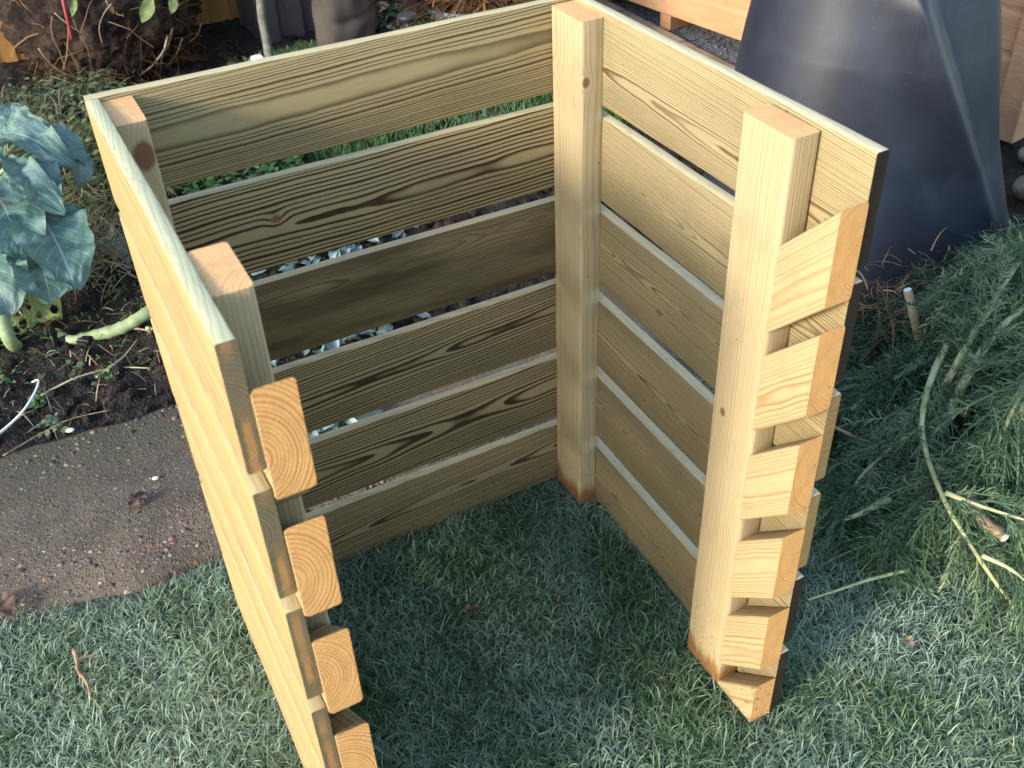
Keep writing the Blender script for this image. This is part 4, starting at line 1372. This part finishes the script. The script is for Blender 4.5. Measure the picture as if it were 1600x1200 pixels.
def leg_geo(c0, hip, seed):
    r_ = random.Random(seed)
    V, F = [], []
    nl, nk = 90, 40
    for i in range(nl + 1):
        t = i / nl
        z = 0.05 + t * 0.87
        cen = Vector((c0.x, c0.y, 0)).lerp(Vector((hip.x, hip.y, 0)), t) + fd * (0.03 * math.sin(t * math.pi))
        rad = float(np.interp(t, [0, 0.1, 0.35, 0.55, 0.85, 1], [0.118, 0.114, 0.108, 0.104, 0.11, 0.115]))
        for k_ in range(nk):
            a = 2 * math.pi * k_ / nk
            fz = max(0.15, 1 - abs(t - 0.25) * 2.4)
            wr = 0.022 * fz * mnoise.noise(Vector((math.cos(a) * 1.1 + seed, math.sin(a) * 1.1, z * 13 + 1.2 * math.sin(a * 2))))
            wr += 0.012 * mnoise.noise(Vector((math.cos(a) * 2.5, math.sin(a) * 2.5 + seed, z * 4)))
            wr -= 0.014 * fz * max(0.0, math.sin(52 * t + 1.7 * math.cos(a - 0.6) + seed)) ** 3 * max(0, math.cos(a - 1.2))
            q = cen + fd * (math.cos(a) * (rad * 1.08 + wr)) + sdv * (math.sin(a) * (rad * 0.9 + wr))
            V.append((q.x, q.y, z))
    for i in range(nl):
        for k_ in range(nk):
            F.append((i * nk + k_, i * nk + (k_ + 1) % nk, (i + 1) * nk + (k_ + 1) % nk, (i + 1) * nk + k_))
    F.append(tuple(range(nl * nk, (nl + 1) * nk)))
    return V, F


G = Geo()
legc = [pc, pc - sdv * 0.04 - fd * 0.34]
if False: pass
hipc = pc + Vector((0.05, 0.10, 0))
G.add(*leg_geo(legc[0], hipc + sdv * 0.08, 1.0))
leg2 = pc + Vector((0.16, 0.24, 0))
G.add(*leg_geo(leg2, hipc - sdv * 0.08, 4.0))
G.build('trousers', M_CLOTH, PER, pc, True)
for c0 in (legc[0], leg2):
    V, F = [], []
    L_ = 0.29
    nl, nk = 12, 14
    for i in range(nl + 1):
        t = i / nl
        x_ = -0.09 + t * L_
        w_ = 0.048 * math.sin(math.pi * (0.08 + 0.86 * t)) ** 0.45
        hgt = float(np.interp(t, [0, .3, .55, .85, 1], [0.075, 0.085, 0.07, 0.05, 0.03]))
        for k_ in range(nk):
            a = 2 * math.pi * k_ / nk
            q = Vector((c0.x, c0.y, 0)) + fd * x_ + sdv * (math.cos(a) * w_)
            V.append((q.x, q.y, max(0.002, hgt / 2 + math.sin(a) * hgt / 2 + 0.0)))
    for i in range(nl):
        for k_ in range(nk):
            F.append((i * nk + k_, i * nk + (k_ + 1) % nk, (i + 1) * nk + (k_ + 1) % nk, (i + 1) * nk + k_))
    F.append(tuple(range(nk))); F.append(tuple(range(nl * nk, (nl + 1) * nk)))
    wmesh('shoe', V, F, M_SHOE, PER, c0, True)
# upper body (above the frame), one skinned surface
bv, be, br = [], [], []


def chain(pts, rad, root=None):
    prev = root
    for p_, r_ in zip(pts, rad):
        bv.append(p_); br.append(r_)
        if prev is not None: be.append((prev, len(bv) - 1))
        prev = len(bv) - 1
    return prev


hp = Vector((hipc.x, hipc.y, 0.9))
chest = chain([hp, hp + Vector((0, 0, .2)), hp + Vector((0, 0, .42))], [0.14, 0.135, 0.15])
neck = chain([hp + Vector((0, 0, .56)), hp + Vector((0, 0, .62))], [0.06, 0.055], chest)
chain([hp + Vector((0, 0, .70)) + fd * 0.02, hp + Vector((0, 0, .80)) + fd * 0.02], [0.09, 0.085], neck)
for s_ in (-1, 1):
    chain([hp + sdv * (s_ * .2) + Vector((0, 0, .48)), hp + sdv * (s_ * .25) + Vector((0, 0, .2)), hp + sdv * (s_ * .24) + fd * 0.12 + Vector((0, 0, -.03))], [0.06, 0.045, 0.03], chest)
me = bpy.data.meshes.new('body'); me.from_pydata([tuple(v - pc) for v in bv], be, [])
o = link('body', me, M_COAT, PER, T(pc))
md = o.modifiers.new('skin', 'SKIN')
for v, r_ in zip(me.skin_vertices[0].data, br): v.radius = (r_, r_)
me.skin_vertices[0].data[0].use_root = True
o.modifiers.new('sub', 'SUBSURF').levels = 1

# solar lamp, bucket of dry stalks, ivy
sl = at(636, 24, 3.45)
SOL = thing('solar_light', 'small round solar garden light on a stake', 'solar light', (sl.x, sl.y, 0))
V, F = lathe([(0.001, sl.z + 0.012), (0.024, sl.z + 0.010), (0.032, sl.z + 0.004), (0.033, sl.z - 0.004), (0.022, sl.z - 0.02), (0.012, sl.z - 0.025), (0.001, sl.z - 0.026)], sl.x, sl.y, 32)
wmesh('lamp_head', V, F, M_SOLAR, SOL, sl, True, 40)
Geo().tube([(sl.x, sl.y, -0.02), (sl.x, sl.y, sl.z - 0.024)], [0.006, 0.007], 8).build('stake', M_BLUEPL, SOL, (sl.x, sl.y, 0), True)
bk = gp(742, 120)
bk.z = 0.30
BUC = thing('garden_bucket', 'grey-blue bucket stuffed with dry plant stalks', 'bucket', (bk.x, bk.y, 0))
V, F = lathe([(0.001, 0.004), (0.115, 0.002), (0.12, 0.01), (0.165, bk.z - 0.02), (0.174, bk.z - 0.018), (0.176, bk.z - 0.004), (0.166, bk.z - 0.004), (0.11, 0.02), (0.001, 0.02)], bk.x, bk.y, 48)
wmesh('bucket_shell', V, F, M_BUCKET, BUC, (bk.x, bk.y, 0), True, 40)
r = np.random.default_rng(81)
n = 1300
a = r.uniform(0, 6.28, n); d = 0.17 * np.sqrt(r.random(n))
az = r.uniform(0, 6.28, n); el = r.normal(0.15, 0.35, n); L = r.uniform(0.08, 0.26, n)
t = np.linspace(0, 1, 5)[None]
A2 = az[:, None] + r.normal(0, 0.8, n)[:, None] * t
st = L[:, None] / 4
P = np.stack([bk.x + (d * np.cos(a))[:, None] + np.cumsum(np.cos(A2) * st, 1) - (L / 2 * np.cos(az))[:, None], bk.y + (d * np.sin(a))[:, None] + np.cumsum(np.sin(A2) * st, 1) - (L / 2 * np.sin(az))[:, None],
              bk.z - 0.03 + (r.random(n) * 0.09)[:, None] + np.cumsum(np.sin(el[:, None] - 0.5 * t) * st, 1)], -1)
sd_ = np.stack([-np.sin(az), np.cos(az), r.normal(0, .4, n)], -1)
o = link('dry_stalks', ribbons('dry_stalks', P, np.repeat(r.uniform(0.0012, 0.003, n)[:, None], 5, 1), sd_, r.uniform(0, 0.75, n)), M_ROOT)
tag(o, 'tangle of brown dry stalks heaped in the bucket', 'dry stalks', kind='stuff')
iv = at(598, 35, 3.75)
weed_clump('ivy_plant', 'small dark green leafy plant beside the trousered leg', 'plant', (iv.x, iv.y, 0.0), 0.075, 420, 0.035, M_IVY, 340, iv.z + 0.12)

# ------------------------------------------------------------------ heap of cut feathery plants
def frond_set(path, n_br, brl, seed, dens=16, fl=(0.016, 0.045)):
    """feather branches: paired hair-fine leaflets along side branches of a stem"""
    r = np.random.default_rng(seed)
    P, S_, Wd, rn = [], [], [], []
    path = [np.array(p) for p in path]
    K = 5
    for _ in range(n_br):
        i = r.integers(1, len(path) - 1)
        p0 = path[i]; tg = path[i + 1] - path[i]; tg = tg / (np.linalg.norm(tg) + 1e-9)
        v = r.normal(size=3); v -= tg * (v @ tg); v /= np.linalg.norm(v); v[2] = v[2] * 0.6
        br = tg * r.uniform(0.5, 1.2) + v * 0.8; br /= np.linalg.norm(br)
        Lb_ = brl * r.uniform(0.5, 1.4)
        w_ = np.cross(br, r.normal(size=3)); w_ /= np.linalg.norm(w_)
        w2 = np.cross(br, w_)
        m_ = dens * 2
        ts = np.tile(np.linspace(0.12, 1, dens), 2)
        pts = p0 + br[None] * (Lb_ * ts)[:, None]
        pts[:, 2] -= 0.45 * Lb_ * ts ** 2
        sg = np.repeat([1, -1], dens)
        ph = r.uniform(-0.7, 0.7, m_)
        dirs = br[None] * 0.75 + (w_[None] * np.cos(ph)[:, None] + w2[None] * np.sin(ph)[:, None]) * sg[:, None] * 0.8 + r.normal(0, 0.16, (m_, 3))
        dirs[:, 2] -= 0.2
        dirs /= np.linalg.norm(dirs, axis=1)[:, None]
        ll = r.uniform(*fl, m_) * (1.15 - 0.6 * ts)
        q = pts[:, None] + dirs[:, None] * (ll[:, None] * np.linspace(0, 1, 3)[None])[..., None]
        q[:, 2, 2] -= ll * 0.25
        tone = np.clip(r.normal(0.55, 0.22), 0.05, 0.95)
        P.append(q); rn.append(np.clip(tone + r.normal(0, 0.08, m_), 0, 1))
        sd2 = np.cross(dirs, r.normal(size=(m_, 3))); S_.append(sd2 / np.linalg.norm(sd2, axis=1)[:, None])
        Wd.append(np.repeat(r.uniform(0.0008, 0.0015, m_)[:, None], 3, 1) * np.array([1, 1, 0.5]))
        # secondary threads leaving each leaflet
        sel = r.random(m_) < 0.8
        d2 = dirs[sel] + r.normal(0, 0.5, (sel.sum(), 3)); d2 /= np.linalg.norm(d2, axis=1)[:, None]
        l2 = ll[sel] * 0.6
        q2 = q[sel, 1][:, None] + d2[:, None] * (l2[:, None] * np.linspace(0, 1, 3)[None])[..., None]
        P.append(q2); rn.append(np.clip(tone + r.normal(0, 0.08, len(l2)), 0, 1)); S_.append(S_[-1][sel]); Wd.append(Wd[-1][sel] * 0.9)
        # the branch itself, two crossed strips
        tq = np.linspace(0, 1, 4)
        qb = p0 + br[None] * (Lb_ * tq)[:, None]; qb[:, 2] -= 0.45 * Lb_ * tq ** 2
        a_ = np.stack([(qb[0] + qb[1]) / 2 * 0 + qb[0], qb[1], qb[2]]); b_ = np.stack([qb[2], (qb[2] + qb[3]) / 2, qb[3]])
        for seg, ww in ((a_, [0.0016, 0.0014, 0.0012]), (b_, [0.0012, 0.001, 0.0006])):
            for sv in (w_, w2):
                P.append(seg[None]); S_.append(sv[None]); Wd.append(np.array([ww])); rn.append(np.array([0.88]))
    P = np.concatenate(P); P[:, :, 2] = np.maximum(P[:, :, 2], 0.004)
    return P, np.concatenate(Wd), np.concatenate(S_), np.concatenate(rn)


def plantstem(label, pts, rad, nbr, brl, seed, mat=None, dens=16):
    c = curve_pts(pts, 7)
    o = thing('cut_plant_stem', label, 'plant stem', c[0], 'cut feathery stems heaped on the lawn')
    rr = [rad * (1 - 0.65 * i / len(c)) * (1.12 if i % 7 == 0 else 1) for i in range(len(c))]
    Geo().tube(c, rr, 7).build('stem', mat or M_CANE, o, c[0], True)
    if nbr:
        P, Wd, sd2, rn = frond_set(c, nbr, brl, seed, dens)
        P = P - np.array(c[0])
        link('foliage', ribbons('foliage', P, Wd, sd2, rn), M_FERN, o, T(c[0]))
    return o


hs_ = [
    ('long curved green stem arching down to the lawn, the nearest of the heap', [(1530, 425, .16), (1496, 505, .19), (1462, 575, .18), (1442, 640, .15), (1445, 700, .12), (1480, 790, .10), (1535, 880, .06), (1585, 950, .03)], 0.0075, 50, 0.10),
    ('straight stem slanting up to the composter with fine leaves', [(1448, 655, .05), (1500, 560, .19), (1545, 480, .26), (1600, 400, .29)], 0.0085, 90, 0.12),
    ('thick pale stem at the right edge with needle-like leaves', [(1470, 665, .08), (1540, 540, .22), (1600, 480, .25), (1660, 430, .25)], 0.0095, 110, 0.12),
    ('leafy stem hanging over the top right of the heap', [(1680, 360, .26), (1610, 385, .30), (1560, 415, .28), (1520, 440, .24)], 0.006, 120, 0.11),
    ('leafy stem draping down the middle of the heap', [(1640, 500, .24), (1600, 600, .22), (1560, 690, .16), (1530, 760, .10)], 0.006, 130, 0.12),
    ('leafy stem lying toward the right edge, low on the heap', [(1460, 730, .10), (1520, 760, .10), (1580, 800, .08), (1650, 830, .06)], 0.006, 120, 0.11),
    ('dark leafy stem at the back left beside the bin', [(1520, 520, .10), (1440, 570, .09), (1380, 600, .07), (1330, 640, .05)], 0.006, 120, 0.11),
    ('low leafy stem spreading left over the grass', [(1500, 640, .12), (1420, 680, .09), (1350, 740, .05), (1310, 800, .03)], 0.006, 130, 0.11),
    ('leafy stem at the lower front of the heap', [(1560, 690, .12), (1480, 740, .09), (1420, 800, .05), (1380, 850, .03)], 0.005, 130, 0.10),
    ('pale short cut stem poking left from the heap', [(1390, 780, .05), (1350, 800, .05), (1318, 812, .05)], 0.007, 0, 0.1),
    ('thin bare stem lying on the grass left of the heap', [(1420, 890, .02), (1360, 905, .02), (1300, 925, .02), (1262, 937, .02)], 0.0035, 0, 0.1),
    ('brownish stem reaching toward the bin wall', [(1390, 705, .05), (1350, 690, .055), (1300, 665, .06), (1275, 655, .06)], 0.005, 0, 0.1),
    ('leafy stem piled at the top of the heap by the composter foot', [(1470, 500, .12), (1520, 470, .20), (1580, 450, .25), (1650, 440, .26)], 0.006, 120, 0.11),
    ('leafy stem filling the far right of the heap', [(1620, 560, .22), (1640, 640, .18), (1630, 720, .12), (1600, 780, .08)], 0.006, 130, 0.12),
    ('forked thin stem running off the lower right edge', [(1535, 868, .11), (1580, 890, .11), (1620, 925, .09)], 0.004, 14, 0.07),
    ('slender stem crossing the front right of the heap', [(1478, 770, .15), (1530, 790, .16), (1610, 815, .16)], 0.0045, 20, 0.08),
]
for i, (lab, pts, rad, nbr, brl) in enumerate(hs_):
    plantstem(lab, [gp(p_[0], p_[1], p_[2] + (0.03 if nbr else 0.02)) for p_ in pts], rad * 1.15, int(nbr * 0.62), brl * 1.25, 400 + i, M_TWIG if 'brownish' in lab else None)

stake = [gp(1445, 575, .06), gp(1436, 530, .12), gp(1427, 490, .19), gp(1418, 453, .245)]
stake = [gp(1452, 600, -.02)] + stake
STA = thing('cut_cane', 'upright cut cane with a pale sawn tip sticking from the heap', 'cane', stake[0])
c = curve_pts(stake, 5)
Geo().tube(c, [0.0105 - 0.00006 * j + (0.0015 if j in (8, 15) else 0) for j in range(len(c))], 10).build('cane_shaft', M_STAKE, STA, c[0], True, 40)
e_ = (c[-1] - c[-2]).normalized()
Geo().tube([c[-1] + e_ * 0.0005, c[-1] + e_ * 0.002], [0.0088, 0.008], 10).build('cut_tip', M_WHITE, STA, c[-1])
WDY = thing('cut_branch', 'thick brown knobbly branch stub with a pale cut end', 'branch', gp(1520, 790, .08))
c = curve_pts([gp(1510, 770, .14), gp(1522, 790, .15), gp(1535, 812, .15), gp(1556, 828, .15), gp(1570, 840, .15)], 5)
Geo().tube(c, [0.010 + 0.0015 * math.sin(j * 1.3) for j in range(len(c))], 9).build('bark', M_TWIG, WDY, c[0], True)
e_ = (c[-1] - c[-2]).normalized()
Geo().tube([c[-1] + e_ * 0.0005, c[-1] + e_ * 0.002], [0.0085, 0.0078], 9).build('cut_end', M_WHITE, WDY, c[-1])

# under-mass of the heap, coloured dark for its inner shade: fine leaflets in a mound
r = np.random.default_rng(91)
n = 30000
hx, hy = r.uniform(0.42, 2.1, n), r.uniform(-0.62, 0.20, n)


def heap_h(x, y):
    d = ((x - 1.25) / 0.80) ** 2 + ((y + 0.22) / 0.42) ** 2
    return (0.20 + 0.10 * np.clip((x - 0.9) / 0.5, 0, 1)) * np.clip(1 - d, 0, 1) ** 0.75 * (1 + 0.2 * vnoise(x, y, 9, 92))


hh = heap_h(hx, hy)
k_ = (hh > 0.008) & (np.hypot(hx - CX, hy - CY) > 0.45)
hx, hy, hh = hx[k_], hy[k_], hh[k_]; n = len(hx)
# groups of leaflets share a direction
gx = np.round(hx / 0.05); gy = np.round(hy / 0.05)
dr = np.stack([np.sin(gx * 12.9 + gy * 78.2) + r.normal(0, .55, n), np.cos(gx * 39.3 + gy * 11.1) + r.normal(0, .55, n) - 0.3, r.normal(0.1, .5, n)], -1)
dr /= np.linalg.norm(dr, axis=1)[:, None]
ll = r.uniform(0.02, 0.065, n)
zz = hh * (1 - 0.75 * r.random(n) ** 1.3) + r.normal(0, .012, n)
P = np.stack([hx, hy, zz], -1)[:, None] + dr[:, None] * (ll[:, None] * np.linspace(0, 1, 3)[None])[..., None]
P[:, 2, 2] -= ll * 0.25
P[:, :, 2] = np.maximum(P[:, :, 2], 0.003)
sd2 = np.cross(dr, r.normal(size=(n, 3))); sd2 /= np.linalg.norm(sd2, axis=1)[:, None]
Wd = r.uniform(0.0008, 0.0018, n)[:, None] * np.array([1, 1, .4])[None]
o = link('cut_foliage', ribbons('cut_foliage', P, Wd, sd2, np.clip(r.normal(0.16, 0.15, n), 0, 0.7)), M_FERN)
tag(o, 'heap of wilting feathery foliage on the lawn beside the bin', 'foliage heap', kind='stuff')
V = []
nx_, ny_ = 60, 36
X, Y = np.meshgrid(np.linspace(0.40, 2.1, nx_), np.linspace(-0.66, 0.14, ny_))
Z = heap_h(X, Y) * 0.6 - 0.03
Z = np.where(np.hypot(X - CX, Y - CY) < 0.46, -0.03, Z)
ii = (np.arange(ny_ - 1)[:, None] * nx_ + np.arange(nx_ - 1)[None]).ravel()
o = link('heap_core', quads_mesh('heap_core', np.stack([X, Y, Z], -1).reshape(-1, 3), np.stack([ii, ii + 1, ii + nx_ + 1, ii + nx_], -1), smooth=True), soil_mat('matted_stems', (0.012, 0.016, 0.010), (0.03, 0.035, 0.02), 40))  # core coloured dark for the shade inside the heap
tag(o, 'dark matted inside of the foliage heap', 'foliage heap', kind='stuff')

# dry wiry roots lying where the heap meets the composter
straw('root_litter', 'dry wiry stems between composter and heap', 420, (0.80, 1.12, -0.12, 0.10), 0.10, 95, M_ROOT, 0.12, (0.0008, 0.0016), lambda x, y: 0 * x + 0.03)

for o in list(bpy.data.objects):
    if '_w' in o: del o['_w']
